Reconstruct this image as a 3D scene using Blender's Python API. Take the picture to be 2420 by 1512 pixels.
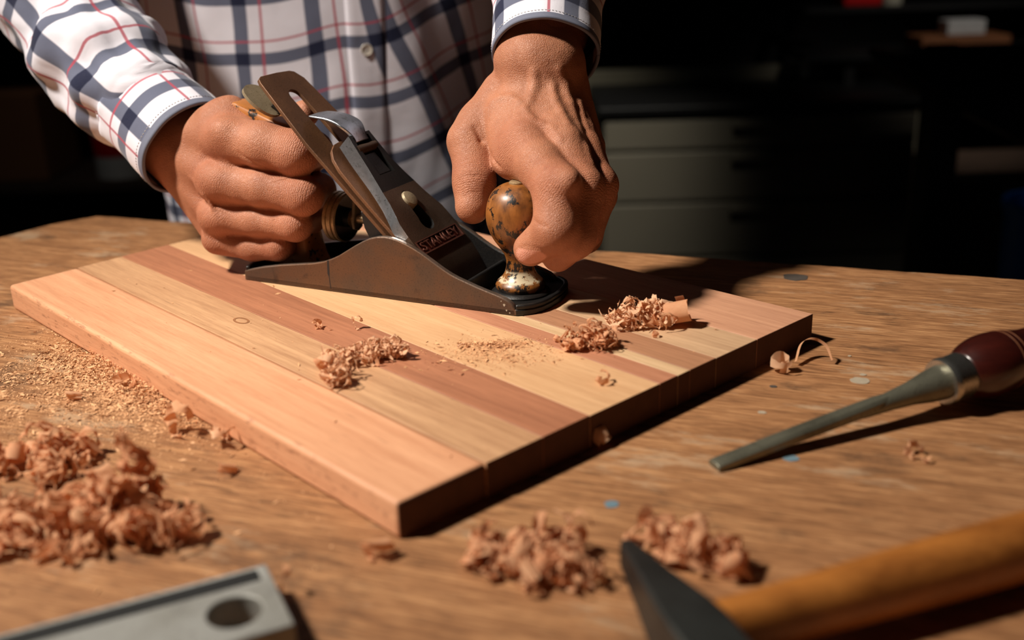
import bpy, bmesh, math, random
import numpy as np
from mathutils import Vector, Matrix, noise

for _o in list(bpy.data.objects):
    bpy.data.objects.remove(_o, do_unlink=True)
scene = bpy.context.scene
COL = scene.collection
random.seed(7)
RNG = np.random.default_rng(11)

# ================================================================ camera, world, lights, exposure
CAM_POS = Vector((0.0, 0.0, 0.2391))
FWD = Vector((0.0, 0.9409, -0.3387)); RIGHT = Vector((0.99941, -0.01161, -0.03226)); UP = Vector((0.03428, 0.33847, 0.94035))
cam_data = bpy.data.cameras.new('camera')
cam = bpy.data.objects.new('camera', cam_data)
COL.objects.link(cam)
cam.matrix_world = Matrix((
    (RIGHT.x, UP.x, -FWD.x, CAM_POS.x), (RIGHT.y, UP.y, -FWD.y, CAM_POS.y),
    (RIGHT.z, UP.z, -FWD.z, CAM_POS.z), (0, 0, 0, 1)))
cam_data.sensor_fit = 'HORIZONTAL'; cam_data.sensor_width = 36.0; cam_data.lens = 37.55
cam_data.clip_start = 0.02; cam_data.clip_end = 30
cam_data.dof.use_dof = True
cam_data.dof.focus_distance = 0.672
cam_data.dof.aperture_fstop = 4.6
scene.camera = cam

world = bpy.data.worlds.new('workshop_air'); scene.world = world
world.use_nodes = True
_bg = world.node_tree.nodes['Background']
_bg.inputs['Color'].default_value = (0.55, 0.66, 1.0, 1); _bg.inputs['Strength'].default_value = 0.003

def area_light(name, loc, target, size, power, color, shape='DISK', spread=math.pi):
    l = bpy.data.lights.new(name, 'AREA'); l.shape = shape; l.size = size; l.energy = power; l.color = color; l.spread = spread
    o = bpy.data.objects.new(name, l); COL.objects.link(o)
    o.location = loc
    o.rotation_euler = (Vector(target) - Vector(loc)).to_track_quat('-Z', 'Y').to_euler()
    return o
area_light('key_lamp', (-1.18, 0.33, 1.52), (-0.06, 0.66, 0.05), 0.20, 5.75, (1.0, 0.915, 0.80), spread=math.radians(52))
area_light('cool_fill', (-1.9, -0.75, 1.1), (-0.1, 0.9, 0.1), 0.9, 0.30, (0.70, 0.85, 1.0))  # cool fill added for the bluish shaded side of the torso
_sl = bpy.data.lights.new('cabinet_fill_spot', 'SPOT'); _sl.energy = 130.0; _sl.color = (1.0, 0.93, 0.80); _sl.spot_size = math.radians(24); _sl.spot_blend = 1.0; _sl.shadow_soft_size = 0.08  # added spot, gives the cabinet its light falloff; no fitting modelled
_so = bpy.data.objects.new('cabinet_fill_spot', _sl); COL.objects.link(_so); _so.location = (0.20, 1.35, 1.70)
_so.rotation_euler = (Vector((0.08, 2.40, -0.25)) - _so.location).to_track_quat('-Z', 'Y').to_euler()

_s2 = bpy.data.lights.new('shelf_fill_spot', 'SPOT'); _s2.energy = 34.0; _s2.color = (1.0, 0.92, 0.82); _s2.spot_size = math.radians(26); _s2.spot_blend = 1.0; _s2.shadow_soft_size = 0.05  # extra spot, added to lift the dim things on the right shelves
_s2o = bpy.data.objects.new('shelf_fill_spot', _s2); COL.objects.link(_s2o); _s2o.location = (1.15, 1.20, 1.30)
_s2o.rotation_euler = (Vector((1.06, 2.60, 0.0)) - _s2o.location).to_track_quat('-Z', 'Y').to_euler()

_s3 = bpy.data.lights.new('rack_fill_spot', 'SPOT'); _s3.energy = 5.0; _s3.color = (1.0, 0.9, 0.8); _s3.spot_size = math.radians(30); _s3.spot_blend = 1.0; _s3.shadow_soft_size = 0.05  # extra spot added so the left rack shows faintly
_s3o = bpy.data.objects.new('rack_fill_spot', _s3); COL.objects.link(_s3o); _s3o.location = (-0.70, 1.55, 1.25)
_s3o.rotation_euler = (Vector((-0.95, 2.45, -0.22)) - _s3o.location).to_track_quat('-Z', 'Y').to_euler()
vs = scene.view_settings
vs.view_transform = 'Standard'; vs.look = 'None'; vs.gamma = 1.0; vs.use_curve_mapping = False
vs.exposure = 0.0

# ================================================================ small toolbox
def lin(r, g, b):
    """sRGB 0..255 to linear"""
    return tuple(((c / 255) / 12.92 if c / 255 <= 0.04045 else ((c / 255 + 0.055) / 1.055) ** 2.4) for c in (r, g, b)) + (1.0,)

def link(o, parent=None):
    COL.objects.link(o)
    if parent is not None: o.parent = parent
    return o

def tag(o, label=None, cat=None, group=None, kind=None):
    if label: o['label'] = label
    if cat: o['category'] = cat
    if group: o['group'] = group
    if kind: o['kind'] = kind
    return o

def empty(name, loc=(0, 0, 0), rz=0.0):
    o = bpy.data.objects.new(name, None); o.empty_display_size = 0.02
    o.location = loc; o.rotation_euler = (0, 0, rz)
    return link(o)

def finish(me, smooth_angle=0.7):
    me.validate(); me.update()
    if smooth_angle is not None and len(me.polygons):
        me.shade_smooth()
        me.set_sharp_from_angle(angle=smooth_angle)
    return me

def mesh_obj(name, V, F, mats, parent=None, fm=None, smooth=0.7, scale=1.0):
    me = bpy.data.meshes.new(name)
    me.from_pydata([tuple(float(c) * scale for c in v) for v in V], [], [tuple(int(i) for i in f) for f in F])
    if not isinstance(mats, (list, tuple)): mats = [mats]
    for m in mats: me.materials.append(m)
    if fm is not None:
        for p, i in zip(me.polygons, fm): p.material_index = i
    finish(me, smooth)
    return link(bpy.data.objects.new(name, me), parent)

def bevel(o, w, seg=2, angle=0.6):
    m = o.modifiers.new('bevel', 'BEVEL'); m.width = w; m.segments = seg; m.limit_method = 'ANGLE'; m.angle_limit = angle
    m.harden_normals = False
    return o

def recalc(o):
    bm = bmesh.new(); bm.from_mesh(o.data); bmesh.ops.recalc_face_normals(bm, faces=bm.faces); bm.to_mesh(o.data); bm.free()
    return o

class MB:
    """collects simple solids into one mesh"""
    def __init__(s): s.V = []; s.F = []; s.M = []
    def add(s, V, F, m=0):
        b = len(s.V); s.V += [tuple(v) for v in V]; s.F += [tuple(b + i for i in f) for f in F]; s.M += [m] * len(F); return s
    def box(s, x0, x1, y0, y1, z0, z1, m=0):
        V = [(x, y, z) for x in (x0, x1) for y in (y0, y1) for z in (z0, z1)]
        return s.add(V, [(0, 1, 3, 2), (4, 6, 7, 5), (0, 4, 5, 1), (2, 3, 7, 6), (0, 2, 6, 4), (1, 5, 7, 3)], m)
    def prism(s, pts, a, b, m=0, ms=None, axis='y'):
        """pts (u,v) extruded from a to b along axis"""
        n = len(pts)
        f = {'y': lambda u, v, t: (u, t, v), 'z': lambda u, v, t: (u, v, t), 'x': lambda u, v, t: (t, u, v)}[axis]
        V = [f(u, v, a) for u, v in pts] + [f(u, v, b) for u, v in pts]
        bse = len(s.V); s.V += V
        s.F.append(tuple(bse + i for i in range(n))); s.M.append(m)
        s.F.append(tuple(bse + n + i for i in reversed(range(n)))); s.M.append(m)
        for i in range(n):
            j = (i + 1) % n
            s.F.append((bse + i, bse + n + i, bse + n + j, bse + j)); s.M.append(m if ms is None else ms)
        return s
    def lathe(s, prof, seg=32, o=(0, 0, 0), ax=(0, 0, 1), m=0, ms=None):
        """prof list of (r, h) along axis; ms optional material per ring interval"""
        ax = Vector(ax).normalized(); e1 = ax.orthogonal().normalized(); e2 = ax.cross(e1)
        o = Vector(o); bse = len(s.V)
        for r, h in prof:
            for k in range(seg):
                t = 2 * math.pi * k / seg
                s.V.append(tuple(o + ax * h + (e1 * math.cos(t) + e2 * math.sin(t)) * r))
        for i in range(len(prof) - 1):
            for k in range(seg):
                k2 = (k + 1) % seg
                s.F.append((bse + i * seg + k, bse + i * seg + k2, bse + (i + 1) * seg + k2, bse + (i + 1) * seg + k))
                s.M.append(m if ms is None else ms[i])
        s.F.append(tuple(bse + k for k in reversed(range(seg)))); s.M.append(m if ms is None else ms[0])
        e = bse + (len(prof) - 1) * seg
        s.F.append(tuple(e + k for k in range(seg))); s.M.append(m if ms is None else ms[-1])
        return s
    def build(s, name, mats, parent=None, smooth=0.7, scale=1.0, fix=True):
        o = mesh_obj(name, s.V, s.F, mats, parent, s.M, None, scale)
        if fix: recalc(o)
        finish(o.data, smooth)
        return o

def boolean(o, cutter, op='DIFFERENCE'):
    """carve cutter out of o once, then drop the cutter"""
    m = o.modifiers.new('cut', 'BOOLEAN'); m.object = cutter; m.operation = op; m.solver = 'EXACT'
    bpy.context.view_layer.update()
    dg = bpy.context.evaluated_depsgraph_get()
    me = bpy.data.meshes.new_from_object(o.evaluated_get(dg))
    o.modifiers.clear(); old = o.data; o.data = me
    if not len(me.materials):
        for mm in old.materials: me.materials.append(mm)
    bpy.data.objects.remove(cutter, do_unlink=True)
    finish(me, 0.6)
    return o

def catmull(P, n):
    P = [np.asarray(p, float) for p in P]
    P = [2 * P[0] - P[1]] + P + [2 * P[-1] - P[-2]]
    out = []
    m = len(P) - 3
    for i in range(n):
        t = i / (n - 1) * m; k = min(int(t), m - 1); t -= k
        a, b, c, d = P[k:k + 4]
        out.append(0.5 * ((2 * b) + (c - a) * t + (2 * a - 5 * b + 4 * c - d) * t * t + (-a + 3 * b - 3 * c + d) * t ** 3))
    return np.array(out)

# ================================================================ material toolbox
class NT:
    def __init__(s, name):
        s.m = bpy.data.materials.new(name); s.m.use_nodes = True
        s.t = s.m.node_tree; s.b = s.t.nodes['Principled BSDF']; s.out = s.t.nodes['Material Output']
    def n(s, typ, **kw):
        nd = s.t.nodes.new(typ)
        for k, v in kw.items():
            if k in nd.inputs.keys() if isinstance(k, str) else False: nd.inputs[k].default_value = v
            else: setattr(nd, k, v)
        return nd
    def l(s, a, b): s.t.links.new(a, b)
    def val(s, sock, v):
        if hasattr(v, 'is_linked') or isinstance(v, bpy.types.NodeSocket): s.l(v, sock)
        else: sock.default_value = v
    def math(s, op, a, b=None, c=None, clamp=False):
        nd = s.t.nodes.new('ShaderNodeMath'); nd.operation = op; nd.use_clamp = clamp
        for i, v in enumerate((a, b, c)):
            if v is not None: s.val(nd.inputs[i], v)
        return nd.outputs[0]
    def mix(s, fac, a, b, typ='MIX'):
        nd = s.t.nodes.new('ShaderNodeMix'); nd.data_type = 'RGBA'; nd.blend_type = typ
        s.val(nd.inputs['Factor'], fac); s.val(nd.inputs['A'], a); s.val(nd.inputs['B'], b)
        # sockets repeat per type: pick the colour ones
        return nd
    def cmix(s, fac, a, b, typ='MIX'):
        nd = s.t.nodes.new('ShaderNodeMix'); nd.data_type = 'RGBA'; nd.blend_type = typ
        s.val(nd.inputs[0], fac); s.val(nd.inputs[6], a); s.val(nd.inputs[7], b)
        return nd.outputs[2]
    def coords(s, kind='Object', scale=(1, 1, 1), rot=(0, 0, 0), loc=(0, 0, 0)):
        tc = s.t.nodes.new('ShaderNodeTexCoord'); mp = s.t.nodes.new('ShaderNodeMapping')
        mp.inputs['Scale'].default_value = scale; mp.inputs['Rotation'].default_value = rot; mp.inputs['Location'].default_value = loc
        s.l(tc.outputs[kind], mp.inputs[0]); return mp.outputs[0]
    def noise(s, vec, scale, detail=4, rough=0.55, dist=0.0):
        nd = s.t.nodes.new('ShaderNodeTexNoise')
        s.l(vec, nd.inputs['Vector']); nd.inputs['Scale'].default_value = scale; nd.inputs['Detail'].default_value = detail
        nd.inputs['Roughness'].default_value = rough; nd.inputs['Distortion'].default_value = dist
        return nd.outputs['Fac']
    def ramp(s, fac, stops):
        nd = s.t.nodes.new('ShaderNodeValToRGB'); s.val(nd.inputs[0], fac)
        e = nd.color_ramp.elements
        while len(e) < len(stops): e.new(0.5)
        for el, (p, c) in zip(e, stops):
            el.position = p; el.color = c if len(c) == 4 else tuple(c) + (1,)
        return nd.outputs[0]
    def step(s, fac, lo, hi):
        nd = s.t.nodes.new('ShaderNodeMapRange'); nd.interpolation_type = 'SMOOTHSTEP'
        s.val(nd.inputs['Value'], fac); nd.inputs['From Min'].default_value = lo; nd.inputs['From Max'].default_value = hi
        return nd.outputs[0]
    def bump(s, h, strength=0.3, dist=0.001, normal=None):
        nd = s.t.nodes.new('ShaderNodeBump'); s.l(h, nd.inputs['Height']); nd.inputs['Strength'].default_value = strength
        nd.inputs['Distance'].default_value = dist
        if normal is not None: s.l(normal, nd.inputs['Normal'])
        return nd.outputs[0]
    def set(s, **kw):
        names = {'base': 'Base Color', 'rough': 'Roughness', 'metal': 'Metallic', 'normal': 'Normal', 'spec': 'Specular IOR Level',
                 'coat': 'Coat Weight', 'coatr': 'Coat Roughness', 'sss': 'Subsurface Weight', 'ssr': 'Subsurface Radius', 'sscale': 'Subsurface Scale',
                 'sheen': 'Sheen Weight', 'trans': 'Transmission Weight'}
        for k, v in kw.items(): s.val(s.b.inputs[names[k]], v)
        return s.m

WHITE = (1, 1, 1, 1); BLACK = (0, 0, 0, 1)

def plain(name, col, rough=0.6, metal=0.0, vary=0.15, scale=40, bump=0.0):
    t = NT(name); v = t.coords(); f = t.noise(v, scale, 5)
    c = t.cmix(f, tuple(x * (1 - vary) for x in col[:3]) + (1,), tuple(min(1, x * (1 + vary)) for x in col[:3]) + (1,))
    t.set(base=c, rough=rough, metal=metal)
    if bump: t.set(normal=t.bump(f, bump, 0.0006))
    return t.m

def wood(name, dark, light, grain=(9, 160, 160), rough=0.55, seed=0.0, fleck=0.35, bump=0.15, coat=0.0, rot=(0, 0, 0)):
    t = NT(name)
    v = t.coords(scale=grain, rot=rot, loc=(seed, seed * 1.7, seed * 0.3))
    f1 = t.noise(v, 0.55, 5, 0.6, 0.6)
    f2 = t.noise(v, 2.6, 6, 0.7)
    v2 = t.coords(scale=(grain[0] * 5, grain[1] * 6, grain[2] * 6), rot=rot, loc=(seed * 2, 0, seed))
    f3 = t.noise(v2, 1.2, 3, 0.6)
    m = t.math('ADD', t.math('MULTIPLY', f1, 0.62), t.math('MULTIPLY', f2, 0.38))
    c = t.ramp(m, [(0.30, dark), (0.68, light)])
    fl = t.step(f3, 0.56, 0.74)
    c = t.cmix(t.math('MULTIPLY', fl, fleck), c, tuple(x * 0.45 for x in dark[:3]) + (1,))
    t.set(base=c, rough=rough, coat=coat, coatr=0.2)
    t.set(normal=t.bump(t.math('ADD', f2, f3), bump, 0.0005))
    return t.m
# ---------------------------------------------------------------- materials
def make_bench_mat():
    t = NT('worn_bench_wood')
    v = t.coords(scale=(9, 70, 60)); f1 = t.noise(v, 0.9, 6, 0.7, 1.6)
    v2 = t.coords(scale=(22, 420, 200)); f2 = t.noise(v2, 1.0, 5, 0.7)
    v3 = t.coords(scale=(60, 900, 300)); f3 = t.noise(v3, 1.0, 3, 0.6)
    m = t.math('ADD', t.math('MULTIPLY', f1, 0.26), t.math('ADD', t.math('MULTIPLY', f2, 0.40), t.math('MULTIPLY', f3, 0.34)))
    c = t.ramp(m, [(0.36, lin(92, 60, 38)), (0.5, lin(154, 107, 70)), (0.63, lin(200, 150, 104))])
    big = t.noise(t.coords(scale=(9, 15, 3), loc=(0.7, 0.2, 0)), 1.3, 6, 0.68)
    c = t.cmix(t.math('MULTIPLY', t.step(big, 0.55, 0.68), 0.6), c, lin(70, 52, 40))        # grime patches
    pale = t.noise(t.coords(scale=(8, 20, 3), loc=(4.2, 1.3, 0)), 1.4, 7, 0.72)
    c = t.cmix(t.math('MULTIPLY', t.step(pale, 0.56, 0.68), 0.62), c, lin(184, 156, 126))      # pale worn film
    pores = t.noise(t.coords(scale=(45, 700, 200), loc=(9, 3, 0)), 1.0, 2)
    c = t.cmix(t.math('MULTIPLY', t.step(pores, 0.62, 0.70), 0.65), c, lin(40, 25, 15))
    t.set(base=c, rough=0.62, spec=0.35)
    t.set(normal=t.bump(t.math('ADD', f2, t.math('MULTIPLY', pores, -0.6)), 0.45, 0.0006))
    return t.m
M = {}
M['bench'] = make_bench_mat()
M['bench_side'] = wood('bench_edge_wood', lin(66, 42, 26), lin(120, 82, 50), (6, 40, 40), 0.7, 3.0)

def rusty_steel(name, a, b, dark, rough=0.5, metal=0.55, scale=140):
    t = NT(name); v = t.coords()
    f = t.noise(v, 26, 6, 0.6); g = t.noise(v, scale * 6, 4, 0.65); h = t.noise(v, 60, 5, 0.6, 0.4)
    c = t.cmix(t.step(f, 0.38, 0.64), a, b)
    c = t.cmix(t.math('MULTIPLY', t.step(g, 0.54, 0.68), 0.55), c, dark)
    c = t.cmix(t.math('MULTIPLY', t.step(h, 0.60, 0.75), 0.5), c, dark)
    t.set(base=c, metal=metal, rough=t.math('ADD', rough - 0.12, t.math('MULTIPLY', g, 0.25)), normal=t.bump(g, 0.35, 0.0004))
    return t.m
M['cheek'] = rusty_steel('rust_brown_cast_iron', lin(88, 68, 54), lin(104, 72, 50), lin(44, 33, 27), 0.5, 0.45)
M['edge'] = rusty_steel('worn_edge_highlight', lin(150, 134, 122), lin(120, 100, 86), lin(60, 48, 42), 0.36, 0.8)  # worn steel, its colour lightened to carry the rim highlight
M['iron'] = rusty_steel('rust_brown_blade_steel', lin(112, 76, 50), lin(96, 64, 42), lin(58, 38, 26), 0.5, 0.4)
M['capiron'] = rusty_steel('orange_rust_steel', lin(118, 76, 46), lin(98, 64, 42), lin(80, 48, 28), 0.6, 0.3)
M['japan'] = rusty_steel('black_japanned_iron', lin(16, 15, 15), lin(22, 20, 19), lin(34, 28, 24), 0.42, 0.0)
M['worncap'] = rusty_steel('dulled_nickel', lin(98, 80, 68), lin(80, 62, 50), lin(44, 34, 30), 0.42, 0.55)
def chrome():
    t = NT('scuffed_chrome'); v = t.coords(); f = t.noise(v, 130, 6, 0.7); g = t.noise(v, 420, 4, 0.6)
    c = t.cmix(t.step(f, 0.50, 0.75), lin(186, 194, 204), lin(112, 114, 116))
    c = t.cmix(t.math('MULTIPLY', t.step(g, 0.60, 0.72), 0.7), c, lin(30, 27, 25))
    t.set(base=c, metal=0.95, rough=t.math('ADD', 0.16, t.math('MULTIPLY', f, 0.35)), normal=t.bump(g, 0.15, 0.0003))
    return t.m
M['chrome'] = chrome()
M['brass'] = rusty_steel('aged_brass', lin(190, 166, 128), lin(164, 138, 102), lin(96, 76, 54), 0.4, 0.6)
M['tabsteel'] = rusty_steel('pale_tab_steel', lin(150, 134, 108), lin(128, 112, 88), lin(90, 74, 56), 0.55, 0.35)
def knob_mat():
    t = NT('chipped_lacquer_wood'); tc = t.t.nodes.new('ShaderNodeTexCoord')
    sep = t.t.nodes.new('ShaderNodeSeparateXYZ'); t.l(tc.outputs['Object'], sep.inputs[0]); z = sep.outputs[2]
    v = t.coords(scale=(60, 60, 30)); f = t.noise(v, 1.6, 6, 0.65); fine = t.noise(t.coords(scale=(260, 260, 90)), 1.0, 4)
    c = t.ramp(t.math('ADD', t.math('MULTIPLY', f, 0.6), t.math('MULTIPLY', fine, 0.4)), [(0.36, lin(86, 48, 18)), (0.62, lin(154, 96, 42))])
    ch = t.noise(t.coords(scale=(110, 110, 80), loc=(3.3, 7.1, 1.4)), 1.0, 8, 0.70)
    band = t.math('MULTIPLY', t.step(z, 0.056, 0.036), 0.075)                       # more of the old black lacquer survives low down
    c = t.cmix(t.step(t.math('ADD', ch, band), 0.565, 0.580), c, lin(20, 13, 9))
    w = t.noise(t.coords(scale=(120, 120, 160), loc=(7, 1, 2)), 1.0, 6, 0.7)
    inb = t.math('MULTIPLY', t.step(z, 0.0122, 0.0136), t.step(z, 0.0208, 0.0184))  # ring of cream paint at the foot
    c = t.cmix(t.math('MULTIPLY', inb, t.step(w, 0.47, 0.49)), c, lin(196, 180, 150))
    t.set(base=c, rough=0.42, coat=0.22, coatr=0.25, normal=t.bump(ch, 0.25, 0.0005))
    return t.m
M['knob'] = knob_mat()
M['tote'] = (lambda t: None)(0)
def tote_mat():
    t = NT('worn_tote_wood'); v = t.coords(scale=(40, 40, 40)); f = t.noise(v, 2.0, 6, 0.7)
    c = t.cmix(t.step(f, 0.56, 0.60), lin(168, 104, 46), lin(26, 17, 12))
    t.set(base=c, rough=0.45); return t.m
M['tote'] = tote_mat()
M['redpaint'] = plain('dark_red_enamel', lin(62, 20, 14), 0.45, 0.0, 0.4, 300)
M['letter'] = plain('coppery_letter_metal', lin(116, 72, 60), 0.4, 0.6, 0.3, 400)

def skin_mat():
    t = NT('skin'); v = t.coords()
    big = t.noise(v, 34, 4, 0.6); mid = t.noise(v, 130, 5, 0.65); fine = t.noise(v, 900, 3, 0.6)
    c = t.cmix(t.step(big, 0.35, 0.68), lin(164, 106, 78), lin(182, 122, 92))
    c = t.cmix(t.math('MULTIPLY', t.step(mid, 0.5, 0.75), 0.28), c, lin(138, 76, 54))
    ka = t.t.nodes.new('ShaderNodeAttribute'); ka.attribute_name = 'knuckle'
    c = t.cmix(t.math('MULTIPLY', ka.outputs['Fac'], 0.45), c, lin(164, 84, 62))
    na = t.t.nodes.new('ShaderNodeAttribute'); na.attribute_name = 'nail'
    c = t.cmix(na.outputs['Fac'], c, lin(214, 150, 128))
    fa = t.t.nodes.new('ShaderNodeAttribute'); fa.attribute_name = 'along'
    wob = t.math('MULTIPLY', t.noise(v, 210, 4, 0.65), 9.0)
    wr = t.math('SINE', t.math('ADD', t.math('MULTIPLY', fa.outputs['Fac'], 2.2), wob))
    wr = t.math('MULTIPLY', t.math('MULTIPLY', t.math('POWER', t.math('ABSOLUTE', wr), 0.5), ka.outputs['Fac']), 0.95)
    vor = t.t.nodes.new('ShaderNodeTexVoronoi'); t.l(v, vor.inputs['Vector']); vor.inputs['Scale'].default_value = 900; vor.feature = 'DISTANCE_TO_EDGE'
    cell = t.step(vor.outputs['Distance'], 0.0, 0.25)
    h = t.math('ADD', t.math('ADD', wr, t.math('MULTIPLY', cell, 0.16)), t.math('ADD', t.math('MULTIPLY', fine, 0.25), t.math('MULTIPLY', mid, 0.7)))
    t.set(base=c, rough=t.math('SUBTRACT', 0.5, t.math('MULTIPLY', na.outputs['Fac'], 0.2)), spec=0.42, sss=0.12, ssr=(1.0, 0.35, 0.2), sscale=0.004)
    t.set(normal=t.bump(h, 0.75, 0.0011))
    return t.m
M['skin'] = skin_mat()

def plaid_mat():
    t = NT('plaid_cotton')
    uv = t.t.nodes.new('ShaderNodeUVMap'); uv.uv_map = 'UVMap'
    sep = t.t.nodes.new('ShaderNodeSeparateXYZ'); t.l(uv.outputs[0], sep.inputs[0])
    P = 0.056
    def band(c, centre, half, soft=0.0006):
        d = t.math('ABSOLUTE', t.math('SUBTRACT', t.math('WRAP', t.math('SUBTRACT', c, centre), P, 0.0), 0.0))
        d = t.math('MINIMUM', d, t.math('SUBTRACT', P, d))
        return t.step(d, half + soft, half - soft)
    u, v = sep.outputs[0], sep.outputs[1]
    su, sv = band(u, 0.0, 0.0058), band(v, 0.0, 0.0058)
    ru, rv = band(u, 0.0165, 0.0010, 0.0004), band(v, 0.0165, 0.0010, 0.0004)
    base = lin(226, 223, 234)
    c = t.cmix(t.math('MULTIPLY', sv, 0.92), base, lin(70, 78, 104))
    c = t.cmix(t.math('MULTIPLY', su, 0.92), c, lin(70, 78, 104))
    c = t.cmix(t.math('MULTIPLY', su, sv), c, lin(15, 23, 54))
    c = t.cmix(t.math('MULTIPLY', ru, 0.85), c, lin(176, 66, 84))
    c = t.cmix(t.math('MULTIPLY', rv, 0.85), c, lin(176, 66, 84))
    mp = t.t.nodes.new('ShaderNodeMapping'); mp.inputs['Scale'].default_value = (1, 1, 1); t.l(uv.outputs[0], mp.inputs[0])
    f = t.noise(mp.outputs[0], 1800, 2); g = t.noise(mp.outputs[0], 70, 4)
    c = t.cmix(t.math('MULTIPLY', t.math('ABSOLUTE', t.math('SUBTRACT', f, 0.5)), 0.3), c, lin(150, 146, 150))
    t.set(base=c, rough=0.85, spec=0.2, sheen=0.15, normal=t.bump(t.math('ADD', f, t.math('MULTIPLY', g, 3.0)), 0.18, 0.0008))
    return t.m
M['plaid'] = plaid_mat()
M['hem'] = plain('slate_hem_cotton', lin(110, 114, 132), 0.85, 0, 0.12, 600)
M['button'] = plain('milky_shirt_button', lin(206, 198, 186), 0.25, 0, 0.05, 200)
M['thread'] = plain('pale_thread', lin(190, 188, 190), 0.8)
M['denim'] = plain('dark_trouser_cloth', lin(30, 34, 46), 0.85, 0, 0.2, 500)

def shaving_mat(name, a, b, tr=0.35):
    t = NT(name); f = t.noise(t.coords(scale=(90, 500, 300)), 1.0, 5, 0.65)
    oi = t.t.nodes.new('ShaderNodeObjectInfo')
    c = t.cmix(t.math('ADD', t.math('MULTIPLY', f, 0.7), t.math('MULTIPLY', oi.outputs['Random'], 0.3)), a, b)
    t.set(base=c, rough=0.7, spec=0.2, normal=t.bump(f, 0.3, 0.0004))
    tl = t.t.nodes.new('ShaderNodeBsdfTranslucent'); t.l(c, tl.inputs[0])
    mx = t.t.nodes.new('ShaderNodeMixShader'); mx.inputs[0].default_value = tr
    t.l(t.b.outputs[0], mx.inputs[1]); t.l(tl.outputs[0], mx.inputs[2]); t.l(mx.outputs[0], t.out.inputs[0])
    return t.m
M['shaving'] = shaving_mat('pink_cedar_shaving', lin(222, 156, 114), lin(246, 200, 158), 0.42)
M['shaving_pale'] = shaving_mat('pale_shaving', lin(232, 176, 134), lin(252, 214, 178), 0.4)
M['sawdust'] = shaving_mat('sawdust', lin(216, 156, 110), lin(244, 196, 148), 0.15)
# ================================================================ the room
FLOOR_Z = -0.86
M['floor'] = plain('dusty_concrete', lin(70, 58, 46), 0.85, 0, 0.3, 9, 0.2)
M['darkwall'] = plain('plain_dark_wall', lin(24, 22, 22), 0.9, 0, 0.3, 6)  # even, very dark wall colour
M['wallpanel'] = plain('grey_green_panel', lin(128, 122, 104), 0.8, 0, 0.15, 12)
def struct(o): o['kind'] = 'structure'; return o
struct(MB().box(-3.2, 3.4, -2.6, 3.4, FLOOR_Z - 0.08, FLOOR_Z).build('floor', M['floor'], smooth=None))
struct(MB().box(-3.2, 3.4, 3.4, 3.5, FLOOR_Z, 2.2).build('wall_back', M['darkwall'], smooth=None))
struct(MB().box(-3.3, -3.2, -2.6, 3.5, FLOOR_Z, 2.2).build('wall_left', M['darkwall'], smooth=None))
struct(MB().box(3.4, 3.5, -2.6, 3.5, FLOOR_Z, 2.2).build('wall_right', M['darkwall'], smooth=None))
# lighter boarding along the foot of the back wall, two panels with a gap
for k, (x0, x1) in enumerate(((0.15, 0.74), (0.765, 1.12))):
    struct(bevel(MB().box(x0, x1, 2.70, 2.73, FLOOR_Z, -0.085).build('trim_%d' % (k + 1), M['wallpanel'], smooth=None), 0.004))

# ================================================================ workbench
BX = Vector((0.9353, -0.354, 0)).normalized()          # along the bench's far edge
bench = empty('workbench', (-0.392, 0.997, FLOOR_Z), math.atan2(BX.y, BX.x))
tag(bench, 'worn brown wooden workbench with paint spots under everything', 'workbench')
def to_bench(p):
    d = Vector((p[0] + 0.392, p[1] - 0.997, 0)); by = Vector((-BX.y, BX.x, 0))
    return (d.dot(BX), d.dot(by))
outline = [(-0.392, 0.997), (0.95, 0.489), (0.54, -0.59), (-0.86, -0.06), (-0.475, 0.900), (-0.452, 0.933), (-0.425, 0.972)]
poly = []
for i, p in enumerate(outline):
    q = outline[(i + 1) % len(outline)]
    a = Vector(to_bench(p)); b = Vector(to_bench(q)); n = max(1, int((b - a).length / 0.006)) if i in (0, 4, 5, 6) else 1
    for k in range(n):
        r = a.lerp(b, k / n)
        if k and i == 0: r.y += 0.0016 * (noise.noise(Vector((k * 0.13, 0, 0))) + 0.6 * noise.noise(Vector((k * 0.7, 4, 0)))) 
        elif k: r += Vector((0.001, 0.001)) * noise.noise(Vector((k * 0.5, i, 0)))
        poly.append((r.x, r.y))
top = MB().prism(poly, -0.042 - FLOOR_Z, -FLOOR_Z, 0, 1, axis='z').build('bench_top', [M['bench'], M['bench_side']], bench, smooth=0.5)
bevel(top, 0.0012, 2)
for (x, y) in ((0.02, -0.10), (1.30, -0.10), (1.30, -1.02), (0.02, -1.0)):
    bevel(MB().box(x - 0.035, x + 0.035, y - 0.035, y + 0.035, 0, -0.042 - FLOOR_Z).build('leg', M['bench_side'], bench, smooth=None), 0.004)
for y in (-0.10, -1.0):
    bevel(MB().box(0.055, 1.265, y - 0.012, y + 0.012, 0.68, 0.80).build('apron', M['bench_side'], bench, smooth=None), 0.002)
def blot(name, px, rx, ry, mat, seed, h=0.0003, jag=0.25):
    n = 26; c = to_bench(px); pts = []
    for k in range(n):
        t = 2 * math.pi * k / n; r = 1 + jag * noise.noise(Vector((math.cos(t) * 1.6, math.sin(t) * 1.6, seed)))
        pts.append((c[0] + rx * r * math.cos(t), c[1] + ry * r * math.sin(t)))
    o = MB().prism(pts, -FLOOR_Z + 0.00001, -FLOOR_Z + h, axis='z').build(name, mat, bench, smooth=None)
    return o
M['spotwhite'] = plain('old_white_paint', lin(170, 156, 136), 0.6, 0, 0.2, 300)
M['spotblue'] = plain('dried_blue_paint', lin(104, 128, 140), 0.6, 0, 0.2, 300)
M['spotgrey'] = plain('grey_knot_plug', lin(74, 66, 60), 0.7, 0, 0.35, 200)
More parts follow.
